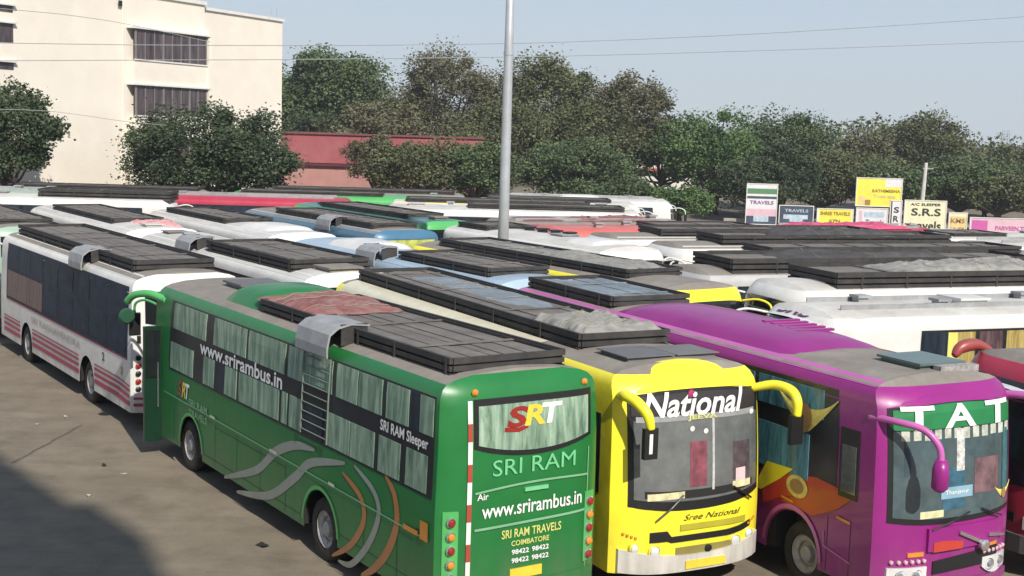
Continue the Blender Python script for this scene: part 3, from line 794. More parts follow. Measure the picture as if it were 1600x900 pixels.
cloth_heap('tarpaulin_bundle', mtx(rY), 8.0, 9.85, -.72, .80, shY.H+.10, .24, TARPG, 'crumpled grey tarpaulin at the front end of the yellow coach roof rack', seed=5)
cloth_heap('tarpaulin_bundle', mtx(rY), 1.6, 6.8, -.20, .78, shY.H+.11, .06, TARPB, 'flat pale blue-grey sheet along the roof rack of the yellow coach', seed=8)

# ---- purple bus, front towards us
PP = (.8909+.10, 28.4842+.05, -1.0915)
def wings(fn, a, b, s, parent, m, sgn=1):
    """winged golden crest"""
    mb = MB()
    for sg in (1, -1):
        prev = None; rows = []
        for i in range(9):
            t = i/8
            x = sg*(.14+1.15*t)*s*sgn; top = (.16+.42*t**2.2)*s; bot = (-.44+.98*t**1.1)*s
            rows.append([fn(a+x, b+min(top, bot) if t > .97 else b+bot, .022), fn(a+x, b+(top+bot)/2, .03), fn(a+x, b+top, .022)])
        mb.grid(rows)
    o = mb.build('crest', m, parent)
    c = [(fn(a+.30*s*math.cos(w)*r_, b-.10*s+.38*s*math.sin(w)*r_, .036)) for r_ in (.001, .5, 1) for w in np.linspace(0, 2*PI, 17)]
    rows = [c[i*17:(i+1)*17] for i in range(3)]
    MB().grid(rows).build('crest_disc', mat('crest_bronze', (.34, .20, .08), .5), o)
    return o
GOLD = mat('gold_paint', (.72, .60, .16), .4, var=.2, scale=12)
def purple_bus():
    sh = Shape(L=11.75, W=1.31, H=3.42, nose=.28, bulge=.14)
    r = root_at('coach_bus', 'purple coach facing us with TAT in big white letters and winged crest', *PP)
    us = (3.3, 10.0)
    body(r, sh, P_PURPLE, ROOF, us); wheels(r, sh, us)
    F = sh.front
    for sg in (-1, 1):
        fn = sh.side(sg)
        add_panel('window_band', fn, .3, 10.95, 1.58, 3.12, BAND, r, na=24, nb=4, off=.006)
        n = 6
        for k in range(n):
            a, b = .4+k*1.72, .4+(k+1)*1.72-.12
            add_panel('window', fn, a, b, 2.62, 3.05, CUR_T, r, na=3, nb=2, off=.014)
            add_panel('window', fn, a, b-(.3 if k == n-1 else 0), 1.66, 2.34, CUR_T, r, na=3, nb=3, off=.014)
        cw = add_panel('cab_window', fn, 11.0, 11.42, 1.62, 2.62, BLACK, r, na=3, nb=3, off=.010)
        add_panel('cab_pane', fn, 11.06, 11.36, 1.70, 2.38, mat('cab_pane', (.09, .10, .10), .15, coat=.6, var=.5), cw, na=2, nb=2, off=.018)
        MB().grid([[sh.roof(u, sg*(sh.W-.145), .010), sh.roof(u, sg*(sh.W-.33), .010)] for u in np.linspace(.3, 11.2, 24)]).build('roof_edge', paint('purple_light', (.52, .12, .40), .3), r)
    fn = sh.side(-1)
    # flame graphics from the photo's outline on the body side
    g = lambda px, py: pix_plane(PP, px, py, v=-1.28)
    def blob(pxs, m, off, name='painted_flame'):
        if name == 'round_crest':
            mx_, mz_ = sum(g(*q)[0] for q in pxs)/len(pxs), sum(g(*q)[1] for q in pxs)/len(pxs); rr_ = .17 if off < .022 else .11
            rows = [[fn(mx_+1.5*rr_*t*math.cos(w), mz_+rr_*t*math.sin(w), off) for w in np.linspace(0, 2*PI, 25)] for t in (.001, 1)]
            return MB().grid(rows).build(name, m, r)
        Q = [g(*q) for q in pxs]+[g(*pxs[0])]; P = [((1-t)*a[0]+t*b[0], (1-t)*a[1]+t*b[1]) for a, b in zip(Q, Q[1:]) for t in (0, .25, .5, .75)]+[Q[-1]]; cx = sum(p[0] for p in P)/len(P); cz = sum(p[1] for p in P)/len(P)
        rows = [[fn(cx+(x-cx)*t, cz+(z-cz)*t, off) for x, z in P] for t in (.001, .5, 1)]
        MB().grid(rows).build(name, m, r)
    cu, cz = g(1279, 652); wings(fn, cu, cz, .58, r, GOLD)
    red = paint('flame_red', (.50, .045, .03), .1)
    blob([(1204, 752), (1250, 745), (1296, 752), (1340, 774), (1362, 784), (1330, 803), (1290, 812), (1262, 800), (1230, 782), (1206, 790)], red, .010)
    blob([(1192, 762), (1214, 724), (1257, 738), (1236, 752), (1203, 768)], P_YELLOW, .016)
    blob([(1242, 752), (1262, 748), (1280, 760), (1284, 776), (1268, 784), (1248, 772)], GOLD, .020, 'round_crest')
    blob([(1250, 756), (1262, 754), (1275, 763), (1276, 772), (1266, 777), (1253, 768)], mat('crest_bronze', (.34, .20, .08), .5), .024, 'round_crest')
    ribbon(fn, [(9.7, 1.28), (10.0, 1.26)], [.035]*2, AMBER, r, 'side_marker', off=.02)
    ribbon(fn, [(11.0, 1.30), (11.3, 1.28)], [.04]*2, AMBER, r, 'side_marker', off=.02)
    seams(r, sh, -1, (4.6, 5.7, 6.8, 7.9, 8.9, 10.8, 11.3), .44, 1.25, mat('purple_gap', (.10, .008, .07), .7), ((4.6, 8.9, 1.16),))
    # luggage locker outline
    pl = paint('purple_light', (.52, .12, .40), .3)
    ribbon(fn, [(10.72, 1.02), (10.74, .80), (11.35, .70)], [.03]*3, pl, r, 'locker_edge', off=.014)
    P = [(10.0+.68*math.cos(t), .50+.68*math.sin(t)) for t in np.linspace(.02, PI-.02, 20)]
    ribbon(fn, P, [.07]*20, pl, r, 'arch_trim', off=.022)
    # front
    PANE = mat('windscreen_teal', (.05, .085, .098), .1, coat=.8, var=.35, scale=2.6, dirt=.3, dirtcol=(.20, .22, .22))
    add_panel('windscreen_surround', F, -1.16, 1.20, lambda y: 1.36+.05*y*y, lambda y: 3.10-.06*y*y, BLACK, r, na=18, nb=8, off=.008)
    ws = add_panel('windscreen', F, -1.10, 1.14, lambda y: 1.44+.05*y*y, 2.70, PANE, r, na=16, nb=8, off=.018)
    dp = add_panel('destination_panel', F, -1.10, 1.14, 2.72, lambda y: 3.06-.06*y*y, mat('panel_green', (.015, .19, .06), .5), r, na=16, nb=3, off=.020)
    for body_, y, w_ in (('T', -.74, .54), ('A', .02, .60), ('T', .78, .54)):
        lettering(F, body_, y, 2.72, w_, .33, WHITE, dp, off=.036, bold=.025)
    rn = random.Random(4)
    for k in range(12):
        y = -1.0+k*.18; s_ = .05+.03*rn.random()
        add_panel('fringe', F, y, y+.12, 2.63-s_, 2.71, mat('fringe_pale', (.45, .47, .40), .8, var=.4, scale=9), ws, na=1, nb=1, off=.024, back=.019)
    add_panel('hanging_garland', F, -.05, .10, 2.10, 2.70, mat('garland', (.50, .50, .48), .8, var=.6, scale=14), ws, na=2, nb=5, off=.024, back=.019)
    add_panel('seat_cover', F, .30, .80, 1.75, 2.25, mat('cab_rose', (.16, .09, .10), .8, var=.5, scale=5), ws, na=3, nb=3, off=.022, back=.019)
    add_panel('seat_cover', F, -.30, .12, 1.56, 2.15, mat('cab_teal', (.03, .10, .15), .8, var=.5, scale=5), ws, na=3, nb=3, off=.022, back=.019)
    add_panel('curtain', F, .92, 1.06, 1.75, 2.62, mat('cab_curtain', (.04, .13, .15), .8, var=.3, scale=8), ws, na=2, nb=3, off=.024, back=.019)
    add_panel('route_board', F, -.34, .26, 1.72, 1.88, mat('board_blue', (.22, .38, .48), .5), ws, na=3, nb=1, off=.028, back=.019)
    lettering(F, 'Thanjavur', -.04, 1.76, .46, .08, WHITE, ws, off=.034, bold=.01)
    add_panel('dashboard_cover', F, -.70, -.28, 1.47, 1.57, mat('pale_cloth', (.62, .58, .34), .8), ws, na=4, nb=1, off=.023, back=.019)
    wings(F, .96, 1.70, .20, ws, GOLD)
    # brow over the screen
    P = []
    for i in range(25):
        y = -1.1+2.2*i/24
        P.append([(F(y, 3.08, .03)[0]+.05*math.sin(PI*k/5)+(-.085)*k, y, 3.075-.05*y*y+[0, .07, .125, .155, .165, .10][k]) for k in range(6)])
    MB().grid(P).build('brow', P_PURPLE, r, True)
    # beak, grille, lamps
    add_panel('bonnet_bulge', F, -.55, .85, lambda y: .98+.04*y*y, lambda y: 1.32, P_PURPLE, r, na=12, nb=4, off=.045)
    red2 = paint('flame_red', (.50, .045, .03), .1)
    add_panel('painted_flame', F, -.46, .10, lambda y: .98, lambda y: 1.13-.10*abs(y+.3), red2, r, na=8, nb=2, off=.056)
    add_panel('chrome_trim', F, .0, .52, lambda y: 1.20-.42*y, lambda y: 1.25-.42*y, CHROME, r, na=5, nb=1, off=.085)
    add_panel('chrome_trim', F, .60, 1.0, lambda y: 1.10-.12*(y-.6), lambda y: 1.15-.18*(y-.6), CHROME, r, na=5, nb=1, off=.075)
    p = F(.48, .99, .09); MB().lathe([(.085, -.02), (.085, .03), (.05, .05), (0, .05)], p, 'x', 14).build('headlight', CHROME, r)
    add_panel('grille', F, -.42, .88, lambda y: .66+.04*y, lambda y: .86+.07*y, BLACK, r, na=8, nb=2, off=.02)
    for sg in (1, -1):
        h = add_panel('headlight', F, sg*.54, sg*1.14, lambda y: .52+.12*((abs(y)-.84)/.3)**2, lambda y: .78, CLEAR, r, na=8, nb=3, off=.03)
        for q in (.70, .95):
            p = F(sg*q, .66, .03); MB().lathe([(.09, -.01), (.09, .01), (.06, -.005), (.03, .03), (0, .035)], p, 'x', 14).build('lens', CHROME, h)
        for k in range(6):
            p = F(sg*(.58+.1*k), .86-.0*k, .01); MB().lathe([(.032, -.01), (.03, .02), (0, .035)], p, 'x', 8).build('indicator', mat('pink_lens', (.62, .40, .45), .3), r)
        add_panel('indicator', F, sg*.60, sg*.86, .93, .99, AMBER, r, na=2, nb=1, off=.02)
    add_panel('bumper', F, -1.2, 1.2, .40, .52, P_PURPLE, r, na=12, nb=2, off=.05)
    for a, b in (((-.5, 1.3), (.2, 1.50)), ((.9, 1.36), (.45, 1.52))):
        MB().tube([F(*a, .05), F((a[0]+b[0])/2, (a[1]+b[1])/2, .07), F(*b, .05)], .014, 6).build('wiper', BLACK, r)
    P = spline([(sh.L-.55, -1.24, 2.86), (sh.L-.10, -1.18, 2.88), (sh.L+.22, -.98, 2.82), (sh.L+.40, -.86, 2.62), (sh.L+.44, -.84, 2.40)], 6); n = len(P)
    a = MB().tube(P, [.048]*n, 10).build('mirror_arm', pl, r, True)
    e = P[-1]
    q = MB(); q.tube([(e[0], e[1], e[2]+.04), (e[0], e[1], e[2]-.10), (e[0], e[1], e[2]-.34), (e[0], e[1], e[2]-.40)], [.08, .115, .115, .06], 12); q.build('mirror', P_PURPLE, a, True)
    P = spline([(sh.L-.6, 1.22, 3.02), (sh.L-.1, 1.40, 3.06), (sh.L+.26, 1.52, 2.98), (sh.L+.36, 1.54, 2.7)], 6)
    a = MB().tube(P, .06, 10).build('mirror_arm', pl, r, True)
    MB().box((sh.L+.30, 1.44, 2.3), (sh.L+.38, 1.64, 2.72)).build('mirror', BLACK, a)
    # roof: rack at the back, magenta hump, glass hatch, folded board
    rack(r, sh, .35, 3.7, load=TARPB, h=.30, w=sh.W-.42)
    hump(r, sh, 3.9, 9.2, 1.02, .20, P_PURPLE, 'roof_unit', 1.6)
    lv = MB()
    for k in range(5): lv.box((7.2+k*.22, -.05, sh.H+.13-.004*k), (7.30+k*.22, .70, sh.H+.185-.008*k))
    lv.build('vent_louvre', P_PURPLE, r)
    hatch(r, sh, 10.55, .30, .40, .09, mat('hatch_teal', (.10, .15, .14), .3), 'roof_hatch')
    MB().box((11.0, .10, sh.H-.1), (11.16, .85, sh.H+.06)).build('vent_box', mat('vent_pale', (.30, .28, .28), .7, var=.4, scale=12), r)
    rear_end(r, sh)
    return r, sh
rP, shP = purple_bus()

# ---- white coach with crimson stripes
def striped_bus():
    near = at(215, 437, 3.30); d = Vector((-.559, .829, 0)); n = Vector((.829, .559, 0))
    c = near + n*1.16; a = math.atan2(d.y, d.x)
    sh = Shape(L=12.3, W=1.26, H=3.40, tail=.2)
    r = root_at('coach_bus', 'white coach with crimson lower stripes and dark windows at the left edge', c.x, c.y, a)
    pose = (c.x, c.y, a); us = (3.4, 9.3)
    body(r, sh, P_WHITE, ROOF, us); wheels(r, sh, us)
    NAVY = mat('navy_pane', (.010, .022, .044), .5, var=.7, scale=3.5, spec=.2)
    crm = mat('stripe_crimson', (.36, .010, .065), .4, coat=.2)
    for sg in (1, -1):
        fn = sh.side(sg)
        add_panel('window_band', fn, .22, 11.6, 1.55, 3.10, NAVY, r, na=24, nb=4, off=.006)
        for k in range(3): add_panel('window', fn, 7.6+k*1.3, 8.85+k*1.3, 1.62, 2.35, CUR_P, r, na=3, nb=2, off=.014)
        for k in range(5): add_panel('window', fn, .4+k*1.42, 1.74+k*1.42, 2.45, 3.02, NAVY, r, na=3, nb=2, off=.014)
        for k in range(5): add_panel('window', fn, .4+k*1.42, 1.74+k*1.42, 1.66, 2.32, NAVY, r, na=3, nb=2, off=.014)
        for k in range(3): add_panel('window', fn, 7.6+k*1.3, 8.85+k*1.3, 2.42, 3.02, NAVY, r, na=3, nb=2, off=.014)
        ribbon(fn, [(u, 1.53) for u in np.linspace(.2, 11.6, 12)], [.035]*12, crm, r, off=.01)
        for z, h in ((1.03, .035), (.93, .06), (.80, .08), (.64, .11)):
            for a0, a1 in ((.05, 2.74), (4.06, 8.62), (9.98, 11.9)):
                ribbon(fn, [(u, z-(.06 if u < .9 else 0)*(1-u/.9)) for u in np.linspace(a0, a1, 12)], [h]*12, crm, r, off=.01)
    for z, h in ((.72, .05), (.58, .07)): ribbon(sh.rear, [(y, z) for y in np.linspace(1.22, -1.22, 12)], [h]*12, crm, r, off=.045)
    fn = sh.side(1)
    lettering(fn, 'SRI RAGHAVENDRA', 6.3, 1.22, -4.8, .16, mat('faint_letter', (.50, .44, .40), .6), r, off=.012, bold=.01)
    lettering(fn, '2', 2.0, 1.22, -.18, .20, BLACK, r, off=.012, bold=.03)
    ribbon(fn, [(.62, 1.12), (.62, 1.32)], [.10]*2, AMBER, r, 'reflector', off=.012)
    R = sh.rear
    arc = lambda y: 2.25+.10*y*y
    add_panel('rear_window', R, -.98, .98, arc, 3.02, GLASS, r, na=12, nb=4, off=.012)
    for sg in (1, -1):
        for k in range(5):
            p = R(sg*1.12, .92+k*.17, .0); MB().lathe([(.06, 0), (.06, -.03), (.03, -.045), (0, -.045)], p, 'x', 12).build('tail_light', REDL if k % 2 else BLACK, r)
        add_panel('marker_lamp', R, sg*1.07, sg*1.14, 1.92, 2.08, BLACK, r, na=1, nb=1, off=.02)
    add_panel('bumper', R, -1.2, 1.2, .42, .86, P_WHITE, r, na=10, nb=3, off=.035)
    front_end(r, sh, P_WHITE)
    for sg in (1, -1): MB().grid([[sh.roof(u, sg*(sh.W-.145), .010), sh.roof(u, sg*(sh.W-.36), .010)] for u in np.linspace(.3, 11.4, 24)]).build('roof_edge', P_WHITE, r)
    rack(r, sh, 1.0, 11.2, h=.34, w=sh.W-.36)
    ladder_hood(r, sh, 3.55, 4.6, 1)
    return r, sh
rA, shA = striped_bus()
# ------------------------------------------------------------------ the rest of the depot
PLACED = [('green', GP, 11.9), ('yellow', YP, 12.03), ('purple', PP, 11.75), ('striped', (rA.location.x, rA.location.y, rA.rotation_euler.z), 12.3)]
def rect(p, L):
    x, y, a = p; e = np.array([math.cos(a), math.sin(a)]); n = np.array([-e[1], e[0]]); o = np.array([x, y])
    return [o+n*1.27, o-n*1.27, o-n*1.27+e*(L+.15), o+n*1.27+e*(L+.15)], (e, n)
def hits(p, L):
    r1, a1 = rect(p, L)
    for _, p2, L2 in PLACED:
        r2, a2 = rect(p2, L2)
        if all(min(max(q@ax for q in r1), max(q@ax for q in r2))-max(min(q@ax for q in r1), min(q@ax for q in r2)) > .02 for ax in (*a1, *a2)): return True
    return False
def far_bus(label, anchor, deg, L=11.5, facing=False, col=P_WHITE, roofm=ROOF, edge=None, rk=None, load=None, cur=CUR_D, hood=None, unit=None, headp=None, split=False,
            winz=(1.75, 2.95), wu1=None, stripe=None, hatchu=None, lvl=1, H=3.40, gap=0, bare_front=0, nwin=6):
    """anchor: nearest/left corner of the roof edge (world x, y); deg: direction from there to the bus's other end"""
    p = Vector((anchor[0], anchor[1], 0)); d = Vector((math.cos(math.radians(deg)), math.sin(math.radians(deg)), 0))
    n = Vector((-d.y, d.x, 0)); n = n if n.dot(p) > 0 else -n
    p = p + d*gap
    a_ = math.atan2(-d.y, -d.x) if facing else math.atan2(d.y, d.x)
    for k in range(60):
        q = p + n*1.16 + (d*L if facing else Vector((0, 0, 0)))
        if not hits((q.x, q.y, a_), L): break
        p = p + d*.25
    if k: print('SLID %.1f %s' % (k*.25, label[:50]))
    c = p + n*1.16
    if facing: c = c + d*L; a = math.atan2(-d.y, -d.x)
    else: a = math.atan2(d.y, d.x)
    sh = Shape(L=L, W=1.25, H=H)
    if roofm is P_WHITE: roofm = WROOF
    rnd = random.Random(len(PLACED)*7+1)
    r = root_at('parked_bus', label, c.x, c.y, a)
    PLACED.append((label, (c.x, c.y, a), L))
    us = (3.4, L-2.5)
    body(r, sh, col, roofm, us); wheels(r, sh, us)
    for sg in (1, -1):
        simple_side(r, sh, sg, cur, winz[0], winz[1], n=nwin, split=split, u1=wu1)
        if stripe: add_panel('painted_stripe', sh.side(sg), .3, L-.6, stripe[1], stripe[2], stripe[0], r, na=12, nb=1, off=.01)
        if edge: MB().grid([[sh.roof(u, sg*(sh.W-.145), .010), sh.roof(u, sg*(sh.W-.38), .010)] for u in np.linspace(.3, L-.6, 20)]).build('roof_edge', edge, r)
    rear_end(r, sh, lights=True); front_end(r, sh, col, head=headp)
    if rk: rack(r, sh, rk[0], rk[1], load=load, h=(rk[2] if len(rk) > 2 else .32)*.8, w=rk[3] if len(rk) > 3 else sh.W-.42)
    if hood is not None:
        vis = 1 if (Vector((-math.sin(a), math.cos(a), 0)).dot(c) < 0) else -1
        ladder_hood(r, sh, hood, hood+1.05, vis)
    if unit: hump(r, sh, unit[0], unit[1], .82, unit[2]*.7, unit[3] if len(unit) > 3 else col, sharp=3)
    lo, hi = (rk[0], rk[1]) if rk else (99, 99)
    for u in np.arange(.9, L-.9, 1.45):
        if lo-.5 < u < hi+.5 or (unit and unit[0]-.5 < u < unit[1]+.5): continue
        q = rnd.random()
        if q < .4: hatch(r, sh, u, rnd.uniform(-.3, .3), rnd.uniform(.22, .36), rnd.uniform(.05, .10), rnd.choice((ROOF, GREYMET, WROOF)))
        elif q < .75: hatch(r, sh, u, rnd.choice((-.4, .4)), .12, .14, GREYMET, 'roof_vent')
    if not rk:
        m = MB()
        for y in (-.62, .62): m.box((.7, y-.018, sh.H-.06), (L-1.0, y+.018, sh.H+.07))
        m.build('roof_rail', GREYMET, r)
    if hatchu:
        for u in hatchu: hatch(r, sh, u, .1)
    return r, sh
def pa(px, py): q = at(px, py, 3.27); return (q.x, q.y)
D = 124.; Dd = Vector((math.cos(math.radians(D)), math.sin(math.radians(D))))
Rr = 21.
def back(anchor, m): return (anchor[0]+Dd.x*m, anchor[1]+Dd.y*m)

# diagonal ranks (left half of the yard)
aB = pa(490, 440); B = far_bus('white bus with grey ladder hood and plain white end, right behind the green coach', aB, D, 12.0, col=P_WHITE, roofm=P_WHITE, rk=(1.3, 6.6, .40, .98), cur=CUR_P, hood=7.0, edge=P_WHITE, hatchu=(.7,))
A2 = far_bus('pale green bus at the far left edge, directly beyond the striped coach', (rA.location.x-1.16*.829-.559*13.2, rA.location.y-1.16*.559+.829*13.2), D, 11.5, col=P_PGREEN, rk=(1.2, 9.6))
B2 = far_bus('white bus with pink cloth bundle on its roof, beyond the hooded white bus', back(aB, 12.9), D, 11.8, col=P_WHITE, roofm=P_WHITE, rk=(2.6, 9.5), edge=P_WHITE)
aE = pa(786, 448); E_ = far_bus('light blue bus with dark rack and grey ladder hood, straight behind the purple coach', aE, D, 11.6, col=P_LBLUE, rk=(1.1, 5.3, .36), hood=5.7, edge=P_LBLUE, unit=(7.4, 9.6, .25, P_WHITE), roofm=P_LBLUE)
aD = back(aE, 12.6); D_ = far_bus('white bus with low roof unit, in the same file beyond the light blue bus', aD, D, 11.6, col=P_WHITE, roofm=P_WHITE, cur=CUR_D, unit=(1.0, 3.4, .2), rk=(4.4, 10.0), edge=P_WHITE)
aY = pa(1056, 458); YB = far_bus('bus with narrow yellow front edge and loaded rack, beyond the purple coach roof', aY, D, 11.8, facing=True, col=P_YELLOW, rk=(1.2, 9.7, .36), load=TARPG)
aU = pa(590, 366); UB = far_bus('blue bus with grey ladder hood and yellow-green window on its near end', aU, D, 11.4, col=P_BLUE, rk=(1.0, 8.6, .34), hood=3.1, edge=P_LBLUE, cur=CUR_Y)
add_panel('painted_stripe', UB[1].rear, -.98, .98, 2.42, 3.06, mat('window_film_yellow_green', (.42, .46, .10), .6, var=.5, scale=4), UB[0], na=8, nb=2, off=.022)
n4 = Vector((.829, .559))
def lane(c, s): q = n4*c - Dd*s; return (q.x, q.y)     # c across the ranks, s along towards the camera
print('blue lane', round(Vector(aU).dot(n4), 1), round(-Vector(aU).dot(Dd), 1))
W4 = far_bus('white bus with round nose and four dark roof vents, left of the coral bus', lane(23.1, -29.3), D, 9.4, facing=True, col=P_WHITE, roofm=P_WHITE, unit=(6.6, 8.2, .2), rk=(.6, 2.4))
for k in range(4):
    q = hatch(W4[0], W4[1], 3.0+k*.75, .45, .12, .12, BLACK, 'roof_vent')
G4 = far_bus('green bus with dark windows and bright green end, by the tall lamp mast', lane(23.1, -39.9), D, 11.4, col=P_GREENL, rk=(2.0, 9.0), cur=CUR_D, roofm=P_TEAL, winz=(1.6, 3.0))
# right-hand ranks, noses to the left
def edge_bus():
    r, sh = far_bus('dark crimson bus cut off by the right edge, pale lettered visor beside the purple coach', (8.15, 19.35), Rr, 11.0, facing=True, col=P_CRIM, roofm=ROOF, rk=(.6, 8.6), cur=CUR_D, stripe=(P_WHITE, 1.2, 1.6))
    F = sh.front
    P = [[(F(y_, 3.0, .12)[0]-.28*k, y_, 2.90+.15*k-.02*k*k-.08*y_*y_) for k in range(4)] for y_ in np.linspace(-1.12, 1.12, 15)]
    v = MB().grid(P); v.grid([[tuple(Vector(q)-Vector((0, 0, .05))) for q in row] for row in P]); v = v.build('visor', paint('visor_pale', (.60, .63, .66), .15), r)
    fnv = lambda a_, b_, off: (F(a_, 3.0, .12)[0]-.28*b_, a_, 2.90+.15*b_-.02*b_*b_-.08*a_*a_+off)
    lettering(fnv, 'SRS', .1, .9, 1.3, 1.3, BLACK, v, off=.014, bold=.02)
    P = spline([(sh.L-.75, -1.05, 3.26), (sh.L-.5, -1.15, 3.36), (sh.L-.2, -1.16, 3.32), (sh.L-.05, -1.14, 3.18)], 6)
    MB().tube(P, [.04+.07*math.sin(PI*i/len(P)) for i in range(len(P))], 10).build('ornament', paint('ornament_red', (.34, .05, .05), .4), r, True)
edge_bus()
aW = pa(1272, 489)
def white_coach():
    r, sh = far_bus('white coach with yellow curtains and black lettered visor, behind the purple coach', aW, Rr, 11.8, facing=True, col=P_WHITE, roofm=P_WHITE, cur=[CUR_Y, CUR_D, CUR_Y, CUR_P, CUR_Y, CUR_D], winz=(1.95, 2.80), nwin=12, wu1=9.5, H=3.26, bare_front=1)
    F = sh.front
    P = [[(F(y_, 3.0, .06)[0]-.24*k, y_, 3.03+.10*k-.015*k*k-.06*y_*y_) for k in range(5)] for y_ in np.linspace(-1.1, 1.1, 17)]
    v = MB().grid(P).build('visor', P_WHITE, r, True)
    ribbon(lambda a_, b_, off: (F(a_, 3.0, .06)[0]-.24*b_-off, a_, 3.04+.10*b_-.015*b_*b_-.06*a_*a_+off), [(y_, 2.2) for y_ in np.linspace(-1.0, 1.0, 14)], [.25]*14, BLACK, v, off=.012)
    fv = lambda a_, b_, off: (F(a_, 3.0, .06)[0]-.24*b_-off*.5, a_, 3.03+.10*b_-.015*b_*b_-.06*a_*a_+off)
    lettering(fv, 'SRS', .0, .35, 1.25, 1.3, mat('purple_letter', (.10, .02, .09), .5), v, off=.03, bold=.02, shear=.3)
    fn = sh.side(1) if Vector((-math.sin(r.rotation_euler.z), math.cos(r.rotation_euler.z), 0)).dot(r.location) < 0 else sh.side(-1)
    add_panel('curtain', fn, 8.55, 8.8, 1.7, 2.80, mat('lemon_cloth', (.72, .66, .16), .7, var=.1), r, na=2, nb=2, off=.03)
    hatch(r, sh, 7.2, .0, .35, .12, P_WHITE)
    return r, sh
rW, shW = white_coach()
Rd = Vector((math.cos(math.radians(Rr)), math.sin(math.radians(Rr)))); Rn = Vector((-Rd.y, Rd.x))
w0 = Vector(aW)
def rl(k, s, c0=w0): q = c0 + Rn*k + Rd*s; return (q.x, q.y)
def rbus(label, k, s, **kw):
    kw.setdefault('L', 11.6); return far_bus(label, rl(k, s), Rr, facing=kw.pop('facing', True), **kw)
R1 = rbus('white bus with cream window under a long black rack with grey sacking', 3.15, -1.6, col=P_WHITE, roofm=P_WHITE, rk=(.8, 10.2, .5, 1.0), cur=CUR_Y, winz=(2.0, 2.9))
R2 = rbus('dark racked silver bus in the second row beyond the white coach', 6.3, .2, col=P_SILVER, rk=(.8, 10.4, .5, 1.0))
R3 = rbus('white-edged bus with a deep dusty rack, level with the rounded white nose', 9.9, -1.3, col=P_WHITE, rk=(1.0, 9.9, .4), edge=P_WHITE)
R4 = rbus('bus with short white roof corner and heaped black rack', 13.05, 1.6, col=P_WHITE, rk=(1.0, 9.6, .5), edge=P_WHITE)
R5 = rbus('magenta-edged bus with white roof line, right of the coral red bus', 16.2, -.6, col=P_WHITE, rk=(1.0, 9.4, .42), edge=P_WHITE, stripe=(P_PURPLE, 2.98, 3.08))
R6 = rbus('coral red bus with dark end window, right of the lamp mast', 19.3, -2.6, L=9, col=P_RED, rk=(.6, 4.6, .3), roofm=P_RED)
R7 = rbus('maroon bus with a dusty cloth on its roof, behind the coral red bus', 22.45, -1.8, L=8, col=P_BROWN, unit=(5, 6.8, .14))
R6b = rbus('crimson bus heaped with magenta and red cloths, below the low yellow signboard', 19.3, 10.2, L=7.2, col=P_CRIM, roofm=P_CRIM)
def paint_bus():
    r, sh = rbus('bus with green, red and yellow painted side at the right edge of the picture', 6.6, 12.6, H=3.6, col=P_PGREEN, roofm=P_LBLUE, cur=CUR_D, winz=(2.2, 2.5))
    for sg in (1, -1):
        fn = sh.side(sg)
        add_panel('painted_stripe', fn, 9.8, 11.0, 2.60, 3.05, paint('mural_green', (.10, .42, .30), .2), r, na=4, nb=2, off=.02)
        add_panel('painted_stripe', fn, 8.2, 9.8, 2.50, 3.0, paint('mural_red', (.62, .16, .10), .2), r, na=4, nb=2, off=.02)
        add_panel('painted_stripe', fn, 6.6, 8.2, 2.50, 3.0, paint('mural_yellow', (.72, .52, .10), .2), r, na=4, nb=2, off=.02)
        add_panel('painted_stripe', fn, 5.2, 6.6, 2.50, 3.0, paint('mural_leaf', (.25, .50, .10), .2), r, na=4, nb=2, off=.02)
paint_bus()
rbus('white bus mostly outside the right edge, behind the yellow-curtained coach', 3.3, 10.6, L=11.4, H=3.32, col=P_WHITE, rk=(.8, 10.2, .2, 1.0))
rbus('pale blue roofed bus at the right edge above the painted bus', 9.9, 11.4, col=P_LBLUE, roofm=P_LBLUE, unit=(8, 10, .2, P_WHITE))
rbus('white bus with green roof unit near the right edge', 13.1, 13.8, col=P_WHITE, roofm=P_WHITE, unit=(4, 6, .2, P_PGREEN))
rbus('white bare-roofed bus in front of the cream travels board', 16.2, 11.7, col=P_WHITE, roofm=P_WHITE, rk=(7.0, 9.4, .24))
rbus('white bus with low black rack at the far right edge', 16.2, 24.0, col=P_WHITE, roofm=P_WHITE, rk=(6, 10.4))

# far rows along the boundary: near edge at distance Y, left end at X
def frow(label, X, Y, deg=3, L=11.2, **kw): return far_bus(label, (X, Y+(X+10)*.052), deg, L=L, **kw)
ROWA, ROWB, ROWC, ROWD = 54.5, 57.9, 61.3, 65.0
frow('white bus with a black slab of rack, beside the pale green-roofed bus', -25.3, ROWA, col=P_WHITE, roofm=P_WHITE, rk=(5.6, 11., .5))
frow('white bus with a half-length black rack, nearest far row left of the lamp mast', -13.7, ROWA, col=P_WHITE, roofm=P_WHITE, rk=(.8, 7.4, .34), facing=True)
frow('green-roofed bus with teal windows at the left edge, far row', -27.4, ROWB, col=P_GREENL, roofm=P_PGREEN, cur=CUR_T)
frow('crimson bus with maroon roof bundle, right of the pale green-roofed bus', -15.6, ROWB, L=8.6, col=P_CRIM, roofm=P_CRIM)
frow('pale bus with a yellow roof edge running behind the lamp mast', -5.6, ROWB, L=11.4, col=P_CREAM, rk=(.8, 9), edge=P_YELLOW, roofm=P_WHITE, stripe=(P_YELLOW, 3.0, 3.10))
frow('brown-roofed bus under the left edge of the cream building', -24.4, ROWC, L=10.2, col=P_BROWN, rk=(.6, 9.6, .3))
frow('bright green bus nose left of the lamp mast, in front of the bushes', -13.4, ROWC, L=10.6, col=P_GREENL, roofm=P_GREENL, rk=(.6, 7.2, .3))
frow('white bus half hidden right of the lamp mast, third far row', -1.8, ROWC, L=8, col=P_WHITE, roofm=P_WHITE, rk=(.6, 6.4, .3))
